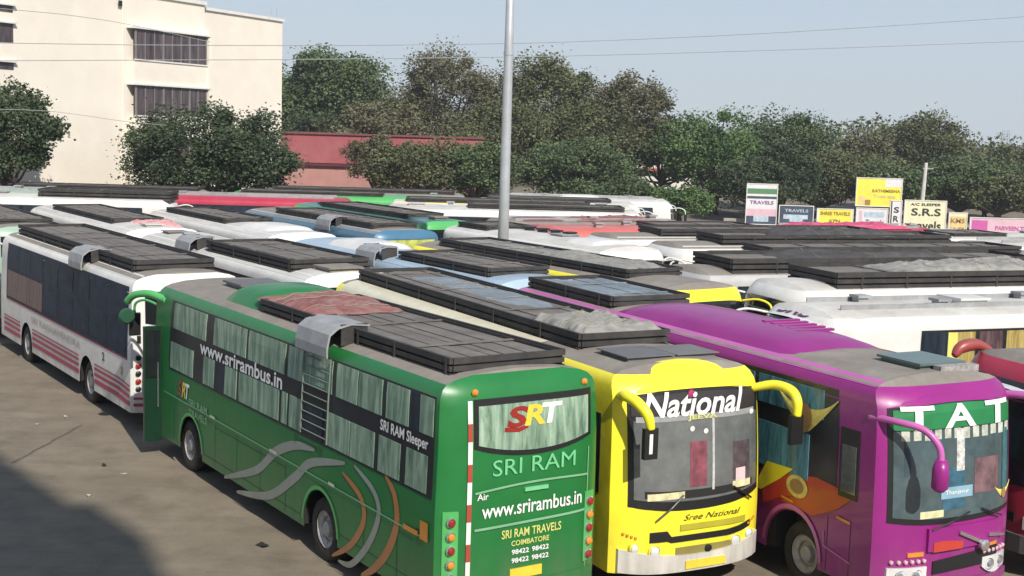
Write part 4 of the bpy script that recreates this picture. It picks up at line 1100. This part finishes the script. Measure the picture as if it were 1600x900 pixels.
frow('dark racked bus under the red shed wall', -12.6, ROWD, L=10.4, col=P_SILVER, rk=(.6, 9.6, .3))
frow('white bus with rounded roof unit before the shrubs, last row', -.8, ROWD, L=9, col=P_WHITE, roofm=P_WHITE, unit=(3, 5.2, .2))
ml = mat('cloth_pink', (.62, .30, .30), .85, var=.4, scale=6)
cloth_heap('tarpaulin_bundle', mtx(B2[0]), .8, 2.6, -.9, .3, 3.33, .20, ml, 'pink cloth bundle on a white roof, left above the hooded white bus', seed=11)
cloth_heap('tarpaulin_bundle', mtx(R1[0]), 3.6, 8.2, -.8, .8, 3.40+0.19, .26, TARPG, 'long heap of pale sacking on the black rack behind the white coach', seed=12)
cloth_heap('tarpaulin_bundle', mtx(R4[0]), 2.4, 7.4, -.85, .85, 3.40+0.19, .22, TARPD, 'black tarpaulin hump in the middle of the right-hand ranks', seed=13)
cloth_heap('tarpaulin_bundle', mtx(R2[0]), 3.0, 8.6, -.85, .85, 3.40+0.15, .20, TARPD, 'black tarpaulin covering the rack of the second row behind the white coach', seed=14)
cloth_heap('tarpaulin_bundle', mtx(YB[0]), 5.4, 9.2, -.8, .8, 3.40+0.07, .16, TARPG, 'pale sacking on the rack behind the narrow yellow front edge', seed=15)
cloth_heap('tarpaulin_bundle', mtx(R7[0]), 1.0, 4.6, -.8, .8, 3.36, .14, TARPR, 'dusty red-brown tarpaulin beyond the coral red bus', seed=16)
cloth_heap('tarpaulin_bundle', mtx(R6b[0]), 1.2, 6.2, -.9, .9, 3.35, .20, TARPM, 'magenta and red cloths heaped on a roof below the low yellow signboard', seed=17)

# ------------------------------------------------------------------ buildings
CREAM = mat('cream_wall', (.80, .735, .64), .85, var=.05, scale=.5, dirt=.18, dirtcol=(.48, .42, .32))
WALLW = mat('white_ledge', (.72, .70, .66), .8, var=.06, dirt=.15)
WINM = curtain_mat('stair_window', (.030, .024, .026), (.13, .10, .11), 3, .3)
def cream_building():
    A = Vector((-27.2, 64., 0)); E = Vector((-15.4, 90.2, 0))
    d = (E-A).normalized(); n = Vector((d.y, -d.x, 0)); r = empty('cream_building', (A.x, A.y, 0), math.atan2(d.y, d.x))
    tag(r, 'cream four-storey building with two dark window bands behind the left trees', 'building')
    Ln = (E-A).length
    # local: x along the wall, y = away from the street (left normal), wall face at y=0
    def s_at(px, py=100):
        q = atY(px, py, 80); k = q.x/q.y; # ray x = k*y ; A + d*s
        return (k*A.y-A.x)/(d.x-k*d.y)
    def h_at(px, py):
        s = s_at(px, py); P = A+d*s; dd = cFwd + (px-800)/CF*cR - (py-450)/CF*cU; t = P.y/dd.y; return CH+dd.z*t
    s0, s1 = s_at(197, 100), s_at(318, 100)
    sE = s_at(446, 60)
    H1, H2 = h_at(312, 7), h_at(380, 24)
    MB().box((-9, 0, 0), (s1+.1, 14, H1)).build('wall', CREAM, r)
    MB().box((s1+.1, .25, 0), (sE, 14, H2)).build('wall', CREAM, r)
    MB().box((-9.1, -.12, H1), (s1+.2, 14.1, H1+.22)).build('parapet', WALLW, r)
    MB().box((s1+.2, .13, H2), (sE+.12, 14.1, H2+.18)).build('parapet', WALLW, r)
    for (ta, tb, sy) in (((197, 45), (320, 57), 1), ((197, 133), (320, 139), 1), ((197, 217), (320, 219), 1)):
        zt = (h_at(*ta)+h_at(*tb))/2
        zb = zt-1.75
        # projecting bay with the window band
        MB().box((s0, -.55, zt), (s1, .0, zt+.10)).build('window_hood', WALLW, r)
        f = MB().box((s0+.35, -.38, zb), (s1-.25, -.30, zt-.004)).build('window', WINM, r)
        fr = MB()
        for k in range(9):
            x = s0+.35+(s1-s0-.6)*k/8; w = .07 if k % 3 == 0 else .03
            fr.box((x-w, -.42, zb), (x+w, -.37, zt-.01))
        fr.box((s0+.35, -.43, zb-.02), (s1-.25, -.36, zb+.06))
        fr.build('frame', mat('window_frame_grey', (.20, .18, .18), .6), f)
        b = MB(); b.box((s0+.25, -.40, zb-1.32), (s1-.1, -.003, zb-.03)); b.build('bay_wall', CREAM, r)
        MB().box((s0+.2, -.46, zb-.028), (s1-.05, -.41, zb+.05)).build('sill', WALLW, r)
    MB().box((s1-.12, -.5, 3), (s1+.16, .24, H2-1.2)).build('pier', CREAM, r)
    # small windows at the left edge
    xa = s_at(4, 60)
    for (py0, py1) in ((8, 18), (36, 66), (97, 108)):
        z1, z0 = h_at(8, py0), h_at(8, py1)
        MB().box((xa-1.4, -.20, z1), (s_at(23, 60), .01, z1+.08)).build('window_hood', WALLW, r)
        w = MB().box((xa-1.3, -.03, z0), (s_at(22, 60)-.08, .02, z1)).build('window', WINM, r)
    # drain pipe, little roof parts
    MB().tube([(s_at(190, 60), -.06, .2), (s_at(190, 60), -.06, H1-.3)], .05, 6).build('drain_pipe', CREAM, r)
    p = s_at(185, 5); MB().box((p-.14, -.16, h_at(185, 5)-.15), (p+.14, -.12, h_at(185, 5)+.15)).build('wall_lamp', BLACK, r)
    a = MB(); x = s_at(440, 30)
    for px in (432, 440): a.tube([(s_at(px, 30), .4, H2), (s_at(px, 30), .4, H2+.9)], .02, 5)
    a.build('roof_rod', STEEL, r)
    x = s_at(318, 5); MB().tube([(x, 1.0, H1), (x, 1.0, H1+1.6)], .05, 6).build('roof_pipe', WALLW, r)
    # ground level: plinth and yellow-washed compound wall
    MB().box((-9, -.05, 0), (sE+.05, .003, 1.0)).build('plinth', mat('plinth', (.50, .44, .32), .9, dirt=.4), r)
cream_building()
def red_shed():
    REDW = mat('shed_red', (.31, .078, .090), .8, var=.15, scale=.7, dirt=.4, dirtcol=(.42, .20, .18))
    PINKW = mat('shed_pink', (.40, .20, .18), .85, var=.15, scale=.9, dirt=.4, dirtcol=(.36, .22, .18))
    a, b = atY(430, 205, 104), atY(748, 226, 104); d = Vector((b.x-a.x, b.y-a.y, 0)); 
    r = empty('red_shed', (a.x, a.y, 0), 0); tag(r, 'long low red and pink shed behind the trees, right of the cream building', 'building')
    L = d.length; zt = atY(470, 209, 104).z; zm = atY(470, 253, 104).z
    MB().box((-1, 0, 0), (L, 9, zm-.25)).build('lower_wall', PINKW, r)
    MB().box((-1.3, -.35, zm-.02), (L+.3, -.30, zt)).build('fascia', REDW, r)
    MB().box((-1.3, -.296, zm-.25), (L+.3, 9, zm)).build('ledge', mat('shed_dark', (.10, .02, .03), .8), r)
    MB().box((-1.3, -.29, zm+.004), (L+.3, 9.3, zt-.1)).build('upper_wall', REDW, r)
    MB().box((-1.5, -.5, zt), (L+.5, 9.5, zt+.12)).build('roof', mat('shed_roof', (.18, .06, .06), .8), r)
red_shed()
# pale house glimpsed between the trees
q0, q1 = atY(994, 232, 128), atY(1048, 282, 128)
r = empty('pale_house', (q0.x, 128, 0)); tag(r, 'pale house with red tiled edge glimpsed through the middle trees', 'house')
MB().box((0, 0, 0), (q1.x-q0.x+2, 8, q0.z)).build('wall', WALLW, r)
MB().box((-.5, -.6, (q0.z+q1.z)/2-.6), (q1.x-q0.x+2.4, -.01, (q0.z+q1.z)/2-.35)).build('roof', mat('tile_red', (.38, .13, .10), .8), r)
for k in range(2): MB().box((.8+2*k, -.02, q0.z-1.8), (1.6+2*k, .02, q0.z-.7)).build('window', GLASS, r)
# building beside and behind the viewpoint: it throws the stepped shadow on the concrete
def near_building():
    cot = 1/math.tan(SUN_EL)
    hA, hB = 30.4, 31.4
    def back_(px, py, h): g = at(px, py, 0); return Vector((g.x+SUN_AZ.x*h*cot, g.y+SUN_AZ.y*h*cot, 0))
    a = back_(0, 711, hA); b = back_(121, 794, hA); c = back_(142, 785, hB); e = back_(227, 838, hB)
    print('near building', [tuple(round(k, 1) for k in v[:2]) for v in (a, b, c, e)])
    r = empty('near_building', (0, 0, 0)); tag(r, 'tall cream building beside the viewpoint that shades the lower left concrete', 'building')
    def prism(pts, h, name, m):
        k = len(pts); v = [(p.x, p.y, 0) for p in pts]+[(p.x, p.y, h) for p in pts]
        finish(name, v, [tuple(range(k))[::-1], tuple(range(k, 2*k))]+[(i, (i+1) % k, (i+1) % k+k, i+k) for i in range(k)], m, r)
    d = (a-b).normalized()
    m_ = Vector((-d.y, d.x, 0)); m_ = m_ if m_.y < 0 else -m_          # away from the yard
    A0 = b + d*20; prism([b, A0, A0+m_*14, b+m_*14], hA, 'main_block', CREAM)
    d2 = (c-e).normalized()
    prism([c, c+m_*13.5, e+m_*13.5, e], hB, 'stair_tower', CREAM)
near_building()

# ------------------------------------------------------------------ trees
BARK = mat('bark', (.085, .065, .05), .95, var=.3, scale=6, bump=.5)
def leaf_mat(name, c0, c1, c2):
    m = bpy.data.materials.new(name); m.use_nodes = True; n = m.node_tree.nodes; l = m.node_tree.links; b = n['Principled BSDF']
    b.inputs['Roughness'].default_value = .6; b.inputs['Specular IOR Level'].default_value = .3
    g = n.new('ShaderNodeNewGeometry'); cr = n.new('ShaderNodeValToRGB'); e = cr.color_ramp.elements
    e[0].position = 0; e[0].color = (*c0, 1); e[1].position = 1; e[1].color = (*c2, 1); k = e.new(.5); k.color = (*c1, 1)
    tc = n.new('ShaderNodeTexCoord'); no = n.new('ShaderNodeTexNoise'); no.inputs['Scale'].default_value = .45; no.inputs['Detail'].default_value = 3
    l.new(tc.outputs['Object'], no.inputs['Vector'])
    ad = n.new('ShaderNodeMath'); ad.operation = 'MULTIPLY_ADD'; l.new(g.outputs['Random Per Island'], ad.inputs[0]); ad.inputs[1].default_value = .42
    mr = n.new('ShaderNodeMapRange'); mr.inputs['From Min'].default_value = .35; mr.inputs['From Max'].default_value = .65; mr.inputs['To Max'].default_value = .58
    l.new(no.outputs['Fac'], mr.inputs['Value']); l.new(mr.outputs[0], ad.inputs[2]); l.new(ad.outputs[0], cr.inputs[0]); l.new(cr.outputs[0], b.inputs['Base Color'])
    return m
LEAF_D = leaf_mat('leaf_dark', (.024, .036, .018), (.046, .068, .032), (.088, .118, .056))
LEAF_G = leaf_mat('leaf_green', (.036, .058, .024), (.072, .108, .044), (.130, .175, .075))
LEAF_B = leaf_mat('leaf_olive_brown', (.064, .062, .034), (.116, .112, .060), (.180, .172, .105))
LEAF_O = leaf_mat('leaf_olive', (.048, .056, .024), (.095, .106, .046), (.155, .168, .080))
LEAF_L = leaf_mat('leaf_bright', (.036, .072, .022), (.080, .140, .044), (.140, .215, .080))
def tree(name, label, cx, Y, wpx, top, bot, m, leaves=5200, size=.34, seed=0, gaps=.0, flat=1., trunk=True, group='trees along the boundary', cat='tree', depth=None, drop=0, lobes=None):
    """cx: pixel column of the crown's middle, wpx its width, top / bot rows of the crown; built at distance Y in real size"""
    leaves = int(leaves*1.9); size *= .70
    r = np.random.default_rng(seed+100)
    T = atY(cx, top, Y); Bq = atY(cx, bot, Y); Lx = atY(cx-wpx/2, (top+bot)/2, Y); Rx = atY(cx+wpx/2, (top+bot)/2, Y)
    rx = (Rx.x-Lx.x)/2; z1 = T.z; z0 = max(.6, Bq.z); rz = (z1-z0)/2; cz = (z1+z0)/2; X = (Lx.x+Rx.x)/2; ry = depth or min(rx, 6.)
    root = empty(name, (X, Y, 0)); tag(root, label, cat, group)
    nb = lobes or int(40+rx*8)
    # lobes on and inside an ellipsoid
    cen = []
    while len(cen) < nb:
        v = r.normal(size=3); v /= np.linalg.norm(v); q = r.uniform(.35, 1.)**.45
        if v[2] < -.75: continue
        cen.append((v[0]*rx*q*.80, v[1]*ry*q*.80, v[2]*rz*q*.78, r.uniform(.10, .34)*(rx+rz)/1.6))
    cen = np.array(cen)
    idx = r.integers(0, nb, leaves); c = cen[idx]
    v = r.normal(size=(leaves, 3)); v /= np.linalg.norm(v, axis=1)[:, None]
    rad = c[:, 3]*r.uniform(0, 1, leaves)**.34*r.uniform(.75, 1.12, leaves)
    leaves_ = leaves; P = c[:, :3]+v*rad[:, None]*np.array([1, 1, .72*flat])
    # a few sprays that break the outline
    k = leaves//14; sp = r.integers(0, leaves, k); P[sp] *= r.uniform(1.02, 1.20, k)[:, None]
    P[:, 2] += cz
    P = P[P[:, 2] > .3]; n = len(P)
    a = r.normal(size=(n, 3)); a /= np.linalg.norm(a, axis=1)[:, None]; up = np.array([0, 0, 1.])
    a[:, 2] *= .6
    b = np.cross(a, r.normal(size=(n, 3))); b /= np.linalg.norm(b, axis=1)[:, None]
    s = size*r.uniform(.55, 1.25, n)[:, None]
    V = np.stack([P-a*s*.6, P-b*s*.34+a*s*.1, P+a*s*.6, P+b*s*.34+a*s*.1], 1).reshape(-1, 3)
    me = bpy.data.meshes.new('crown'); me.vertices.add(len(V)); me.vertices.foreach_set('co', V.ravel())
    me.loops.add(4*n); me.loops.foreach_set('vertex_index', np.arange(4*n)); me.polygons.add(n); me.polygons.foreach_set('loop_start', np.arange(0, 4*n, 4)); me.polygons.foreach_set('loop_total', np.full(n, 4))
    me.update(); me.materials.append(m)
    o = bpy.data.objects.new('crown', me); COL.objects.link(o); o.parent = root
    # trunk and limbs
    tb = MB(); h0 = max(.8, z0+rz*.3)
    tb.tube([(0, 0, -.05), (.1, .05, h0*.5), (-.05, 0, h0)], [.30*rx/4+.10, .22*rx/4+.08, .18*rx/4+.06], 8)
    for i in r.permutation(nb)[:16]:
        q = cen[i]; e = Vector((q[0], q[1], q[2]+cz)); s_ = Vector((-.05, 0, h0*r.uniform(.6, 1))); mid = (s_+e)/2+Vector((0, 0, -.12*rz))
        if e.z < s_.z+.3: continue
        tb.tube([s_, mid, e], [.12*rx/4+.03, .07*rx/4+.02, .02], 5)
    tb.build('trunk', BARK, root)
    return root
T = tree
T('shade_tree', 'dark spreading tree at the left edge in front of the cream building', 14, 62.9, 175, 118, 300, LEAF_D, 12000, .27, 1, depth=4, group='trees before the cream building')
T('shade_tree', 'round dark green tree covering the lower corner of the cream building', 335, 70, 330, 150, 330, LEAF_D, 19000, .27, 2, depth=4.5, group='trees before the cream building')
specs = [ # label, cx, Y, width, top, bottom, material, leaves, size, seed
 ('tall dense green tree right next to the cream building', 520, 122, 210, 58, 262, LEAF_G, 9000, .46, 3),
 ('green tree filling behind the corner of the cream building', 430, 128, 120, 80, 270, LEAF_G, 3600, .46, 31),
 ('thin brownish tree with bare twigs left of the lamp pole', 700, 118, 190, 62, 250, LEAF_B, 7600, .36, 4),
 ('low olive bush below the gap left of the brown tree', 610, 115, 150, 135, 285, LEAF_O, 5600, .40, 5),
 ('olive tree with domed top just right of the lamp pole', 855, 122, 190, 70, 270, LEAF_O, 8600, .42, 6),
 ('brown scrubby tree in the shade behind the lamp pole', 760, 124, 130, 100, 300, LEAF_B, 5200, .40, 7),
 ('brown-olive tree with ragged top, third crown right of the lamp pole', 985, 118, 170, 105, 265, LEAF_B, 6600, .40, 8),
 ('bright green leafy tree in the middle of the tree line', 1120, 112, 190, 158, 330, LEAF_L, 6400, .40, 9),
 ('dark green tree with pointed clumps right of the bright green one', 1225, 120, 190, 165, 330, LEAF_G, 7600, .42, 10),
 ('dark low tree behind the stacked signboard', 1180, 104, 150, 235, 350, LEAF_D, 4600, .36, 11),
 ('bushy green tree over the dark blue signboard', 1285, 112, 170, 225, 340, LEAF_O, 6000, .38, 12),
 ('faded olive tree left of the tall feathery crown', 1355, 124, 130, 200, 320, LEAF_B, 4400, .40, 13),
 ('tall feathery olive crown right of the big yellow board', 1445, 128, 150, 165, 330, LEAF_O, 6800, .40, 14),
 ('green bushes behind the cream travels board', 1400, 106, 150, 250, 345, LEAF_G, 4600, .36, 15),
 ('dense green tree behind the small white pole', 1500, 112, 170, 240, 350, LEAF_G, 5600, .38, 16),
 ('pale olive tree at the right edge under the open sky', 1575, 135, 170, 222, 345, LEAF_O, 6400, .44, 17),
 ('low bushes left of the pink board', 1560, 110, 150, 270, 350, LEAF_O, 4200, .38, 18),
 ('bright green bush under the pale house', 1060, 96, 130, 290, 350, LEAF_L, 3600, .34, 19),
 ('mass of green shrubs right of the lamp pole', 900, 106, 220, 215, 335, LEAF_G, 7400, .38, 20),
 ('olive shrubs in front of the red shed', 665, 97, 200, 208, 320, LEAF_O, 6600, .36, 21),
 ('thin brown shrub on the left end of the red shed', 585, 98, 110, 205, 300, LEAF_B, 3400, .30, 23),
 ('green shrub at the foot of the lamp pole', 745, 96, 150, 215, 320, LEAF_G, 4600, .36, 24),
 ('dim green shrub between the pale house and the far row', 970, 98, 130, 270, 345, LEAF_G, 3600, .36, 25),
]
for lab, cx, Y, w, t, b, m, lv, sz, sd in specs:
    shrub = 'shrub' in lab or 'bush' in lab
    T('shrub' if shrub else 'broadleaf_tree', lab, cx, Y, w, t, b, m, int(lv*1.9), sz*.9, sd, cat='shrub' if shrub else 'tree')
more = [
 ('brown-olive undergrowth crown between the first green tree and the brown tree', 600, 110, 200, 150, 300, LEAF_B, 6000, .40, 41),
 ('broad olive crown low behind the lamp mast', 790, 112, 230, 140, 300, LEAF_O, 7000, .40, 42),
 ('dense olive crown below the domed tree', 920, 114, 200, 150, 300, LEAF_O, 7000, .40, 43),
 ('dark crown in the dip left of the bright green tree', 1035, 116, 140, 170, 300, LEAF_G, 5000, .40, 44),
 ('shaded green crown left half behind the red shed', 480, 112, 130, 170, 270, LEAF_D, 4200, .40, 45),
 ('olive crown filling below the faded tree', 1370, 116, 170, 235, 350, LEAF_O, 5600, .40, 46),
 ('dark green crown right of the small white pole', 1540, 118, 170, 245, 350, LEAF_G, 5600, .40, 47),
 ('deep green crown under the dark pointed clumps', 1215, 108, 160, 215, 345, LEAF_D, 5200, .38, 48),
]
for lab, cx, Y, w, t, b, m, lv, sz, sd in more: T('broadleaf_tree', lab, cx, Y, w, t, b, m, int(lv*1.6), sz*.9, sd)
# far wood closing the gaps
def far_wood():
    r = np.random.default_rng(5); V = []
    xs = r.uniform(-75, 120, 60000); ys = r.uniform(150, 185, 60000); hh = 7.0+1.3*np.sin(xs*.17)+.5*np.sin(xs*2.3)+.4*np.sin(xs*3.7+ys)+1.0*np.sin(xs*.41+2)+.6*np.sin(xs*1.1)
    z = hh*r.uniform(0, 1, 60000)**.6
    P = np.stack([xs, ys, z], 1); n = len(P); a = r.normal(size=(n, 3)); a /= np.linalg.norm(a, axis=1)[:, None]; b = np.cross(a, r.normal(size=(n, 3))); b /= np.linalg.norm(b, axis=1)[:, None]
    s = .50*r.uniform(.5, 1.3, n)[:, None]
    V = np.stack([P-a*s*.6, P-b*s*.4, P+a*s*.6, P+b*s*.4], 1).reshape(-1, 3)
    o = finish('far_wood', V.tolist(), [(4*i, 4*i+1, 4*i+2, 4*i+3) for i in range(n)], LEAF_O); tag(o, 'far belt of trees closing the horizon', 'woodland', kind='stuff')
far_wood()

# ------------------------------------------------------------------ signboards
def board(label, x0, y0, x1, y1, Y, fill, texts=(), blocks=(), legs=True, name='signboard', frame=WALLW, pitch=None):
    """a framed painted board facing the yard; texts (string, fx, fy, fw, fh, material), blocks (fx0, fy0, fx1, fy1, material) in 0..1"""
    a, b = atY(x0, y1, Y), atY(x1, y0, Y); w = b.x-a.x
    top = (atY(x0, y0, Y).z+atY(x1, y0, Y).z)/2; bot = (atY(x0, y1, Y).z+atY(x1, y1, Y).z)/2; h = top-bot
    r = empty(name, (a.x, Y, 0)); tag(r, label, 'signboard', 'signboards along the boundary')
    MB().box((0, 0, bot), (w, .06, top)).build('board', fill, r)
    f = MB()
    for (p, q) in (((-.04, -.03, bot-.04), (w+.04, .09, bot)), ((-.04, -.03, top), (w+.04, .09, top+.04)), ((-.04, -.03, bot), (0, .09, top)), ((w, -.03, bot), (w+.04, .09, top))): f.box(p, q)
    f.build('frame', frame, r)
    if legs:
        for k, x in enumerate((.08, w-.14)): MB().box((x, .10, -.1), (x+.08, .18, top)).build('post', STEEL, r)
    for i, (fx0, fy0, fx1, fy1, m) in enumerate(blocks):
        MB().box((fx0*w, -.006-.003*(i % 3), bot+fy0*h), (fx1*w, -.001, bot+fy1*h)).build('painted_field', m, r)
    for s, fx, fy, fw, fh, m in texts:
        lettering(lambda u, v, off: (u, -.022-off*.01, v), s, fx*w, bot+fy*h, fw*w, fh*h, m, r, bold=.02, shear=.0)
    return r
PINK = mat('sign_pink', (.62, .42, .48), .7, var=.1, scale=2); SY = mat('sign_yellow', (.80, .70, .08), .7, var=.12, scale=2, dirt=.2); SC = mat('sign_cream', (.70, .66, .45), .7, var=.1, scale=2)
SNAVY = mat('sign_navy', (.05, .065, .10), .6, var=.4, scale=3); SW = mat('sign_white', (.66, .64, .66), .7, var=.1); SG = mat('sign_green', (.08, .22, .10), .6); SM = mat('sign_magenta', (.50, .10, .32), .7); SO = mat('sign_orange', (.66, .50, .24), .7, var=.2, scale=3); SBL = mat('sign_pale_blue', (.40, .50, .58), .7, var=.3, scale=4)
SBROWN = mat('sign_brown', (.30, .18, .05), .7); SINK = mat('sign_ink', (.035, .035, .02), .6); SPU = mat('sign_purple', (.20, .12, .26), .7)
YB_ = 76
board('stacked signboard of green, white and pink panels, leftmost of the row', 1165, 288, 1215, 350, YB_, SW, texts=(('TRAVELS', .5, .50, .8, .09, SPU),), blocks=((0, .90, 1, 1, SW), (0, .76, 1, .89, SG), (0, .64, 1, .70, SNAVY), (0, .20, 1, .38, PINK), (0, 0, 1, .20, SNAVY), (.25, .06, .75, .2, SBL)))
board('dark navy signboard with pale bus picture', 1217, 322, 1271, 352, YB_, SNAVY, texts=(('TRAVELS', .5, .68, .7, .16, SBL),), blocks=((.12, .32, .85, .55, SBL), (.3, .18, .7, .33, SBL)))
board('low yellow signboard with brown heading', 1276, 327, 1333, 358, YB_, SY, texts=(('SHREE TRAVELS', .5, .70, .84, .18, SBROWN), ('KPN', .5, .32, .3, .18, SBROWN)), blocks=((0, 0, .05, 1, SC), (.95, 0, 1, 1, SC)))
board('big yellow hoarding with a white upper corner, standing highest', 1337, 279, 1410, 322, YB_+.4, SY, texts=(('RATHIMEENA', .66, .50, .62, .11, SBROWN), ('Travels', .62, .30, .5, .12, SO)), blocks=((.63, .70, 1, 1, SW), (.06, .02, .20, .34, SO), (.20, .02, .32, .22, SBROWN)))
board('white and lilac signboard under the big yellow hoarding', 1337, 326, 1387, 360, YB_, SW, texts=(('Travels', .60, .26, .6, .24, SPU),), blocks=((.08, .12, .18, .9, PINK), (.25, .6, .9, .85, SBL)))
board('narrow white upright board with black letters, end of the cream board', 1389, 314, 1409, 368, YB_-1.6, SW, texts=(('S', .55, .66, .5, .17, SINK), ('R', .55, .40, .5, .17, SINK), ('S', .55, .14, .5, .17, SINK)), blocks=((0, 0, .14, 1, SINK),))
board('large cream board reading S.R.S travels', 1411, 314, 1479, 372, YB_-1.2, SC, texts=(('S.R.S', .52, .60, .72, .20, SINK), ('travels', .50, .22, .80, .24, SINK), ('A/C SLEEPER', .5, .87, .74, .07, SINK)))
board('orange-beige board with brown writing, right of the cream one', 1481, 333, 1511, 374, YB_-.6, SO, texts=(('KMS', .5, .62, .8, .18, SBROWN), ('LINES', .5, .30, .8, .16, SBROWN)), blocks=((0, .86, 1, 1, SC),))
board('pink board with magenta blot at the right edge', 1514, 342, 1640, 378, YB_, PINK, texts=(('PARVEEN TRAVELS', .62, .50, .60, .18, SM),), blocks=((.02, .35, .22, .9, SM),))
# low wall under the boards
a, b = atY(1130, 365, YB_+.8), atY(1700, 380, YB_+.8)
o = MB().box((a.x, YB_+.8, 0), (b.x, YB_+1.05, 1.9)).build('boundary_wall', mat('wall_grey', (.34, .31, .28), .9, dirt=.5, var=.2)); tag(o, 'low grey boundary wall beneath the signboards', 'wall')

# small blue-topped van in front of the pink board
def van():
    p = atY(1530, 372, 66); sh = Shape(L=4.6, W=.85, H=3.42, nose=.35, bulge=.3)
    r = empty('small_van', (p.x-1.6, 64, 0), math.radians(200)); r.scale = (1, 1, .74); tag(r, 'small white van with blue-grey windscreen before the pink board', 'van')
    body(r, sh, P_WHITE, P_WHITE, (.9, 3.7), r_arch=.55)
    for sg in (1, -1): add_panel('window', sh.side(sg), .5, 3.8, 2.0, 2.9, GLASS, r)
    add_panel('windscreen', sh.front, -.72, .72, 1.8, 2.9, mat('van_glass', (.08, .14, .22), .1, coat=.7), r)
    for sg in (1, -1): add_panel('headlight', sh.front, sg*.45, sg*.75, .9, 1.15, CLEAR, r)
    wheels(r, sh, (.9, 3.7))
van()

# ------------------------------------------------------------------ poles, wires, birds
def poles():
    GALV = mat('galvanised', (.44, .46, .48), .45, metal=.25, var=.08, scale=3, dirt=.2)
    b = atY(786, 380, 40.0)
    r = empty('lamp_mast', (b.x, 40.0, 0)); tag(r, 'tall grey tapered lamp mast rising between the buses beyond the top of the picture', 'lamp post')
    MB().tube([(0, 0, 0), (0, 0, 5), (0, 0, 9), (0, 0, 12.6)], [.19, .155, .135, .11], 18).build('pole', GALV, r, True)
    MB().box((-.28, -.28, 0), (.28, .28, .06)).build('base_plate', STEEL, r)
    MB().tube([(0, 0, 8.9), (0, 0, 9.02)], .15, 18).build('collar', GALV, r)
    for sg in (1, -1):
        a = MB().tube([(0, 0, 12.5), (sg*.6, 0, 12.8), (sg*1.4, 0, 12.9)], .04, 8).build('arm', GALV, r)
        MB().box((sg*1.4-.3, -.14, 12.84), (sg*1.4+.3, .14, 12.98)).build('lamp_head', GREYMET, a)
    p = atY(1441, 315, 82); t = atY(1443, 254, 82)
    r = empty('utility_pole', (p.x, 82, 0)); tag(r, 'slim white concrete utility pole above the cream travels board', 'utility pole')
    MB().tube([(0, 0, 0), (.0, 0, t.z*.6), (.08, 0, t.z)], [.16, .14, .11], 8).build('pole', mat('concrete_pole', (.55, .53, .50), .9, var=.15), r)
    MB().box((-.1, -.06, t.z-.4), (.55, .02, t.z-.32)).build('crossarm', STEEL, r)
    # distant pylon
    q = atY(1571, 216, 700); tq = atY(1571, 203, 700)
    r = empty('distant_tower', (q.x, 700, 0)); tag(r, 'tiny lattice tower on the horizon at the right', 'tower')
    m = MB()
    for sx in (-1, 1):
        for sy in (-1, 1): m.tube([(sx*2.2, sy*2.2, 0), (sx*1.2, sy*1.2, tq.z)], .22, 4)
    for k in range(6): z = tq.z*k/6; m.box((-2, -2, z), (2, 2, z+.3))
    m.build('lattice', mat('pylon', (.30, .34, .38), .8), r)
poles()
WIRE = mat('wire', (.30, .31, .32), .7)
def wire(label, pxs, Y0, Y1, rad):
    n = len(pxs); P = [atY(x, y, Y0+(Y1-Y0)*i/(n-1)) for i, (x, y) in enumerate(pxs)]
    P = spline([tuple(p) for p in P], 6)
    o = MB().tube(P, rad, 5).build('power_line', WIRE); tag(o, label, 'power line', 'overhead power lines')
wire('upper of the two wires crossing the whole sky', [(-60, 66), (200, 70), (446, 71), (640, 70), (900, 65), (1250, 49), (1660, 22)], 46, 50, .014)
wire('lower of the two wires crossing the whole sky', [(-60, 95), (200, 94), (446, 93), (640, 91), (900, 87), (1250, 77), (1660, 62)], 46, 50, .014)
wire('thin cable sloping down across the top of the cream building', [(-60, 8), (30, 16), (110, 24), (200, 38), (330, 66)], 52, 62, .013)
wire('thin cable below the window bands of the cream building', [(-40, 170), (80, 174), (190, 189), (260, 196)], 55, 60, .012)

# ------------------------------------------------------------------ thin haze in the air
def haze():
    m = bpy.data.materials.new('haze'); m.use_nodes = True; n = m.node_tree.nodes; n.remove(n['Principled BSDF'])
    v = n.new('ShaderNodeVolumePrincipled'); v.inputs['Color'].default_value = (.93, .96, 1, 1); v.inputs['Density'].default_value = HAZE; v.inputs['Anisotropy'].default_value = .2
    m.node_tree.links.new(v.outputs[0], n['Material Output'].inputs['Volume'])
    o = MB().box((-705, -205, -1), (705, 905, 45)).build('haze', m); tag(o, kind='stuff')
HAZE = .0005
haze()
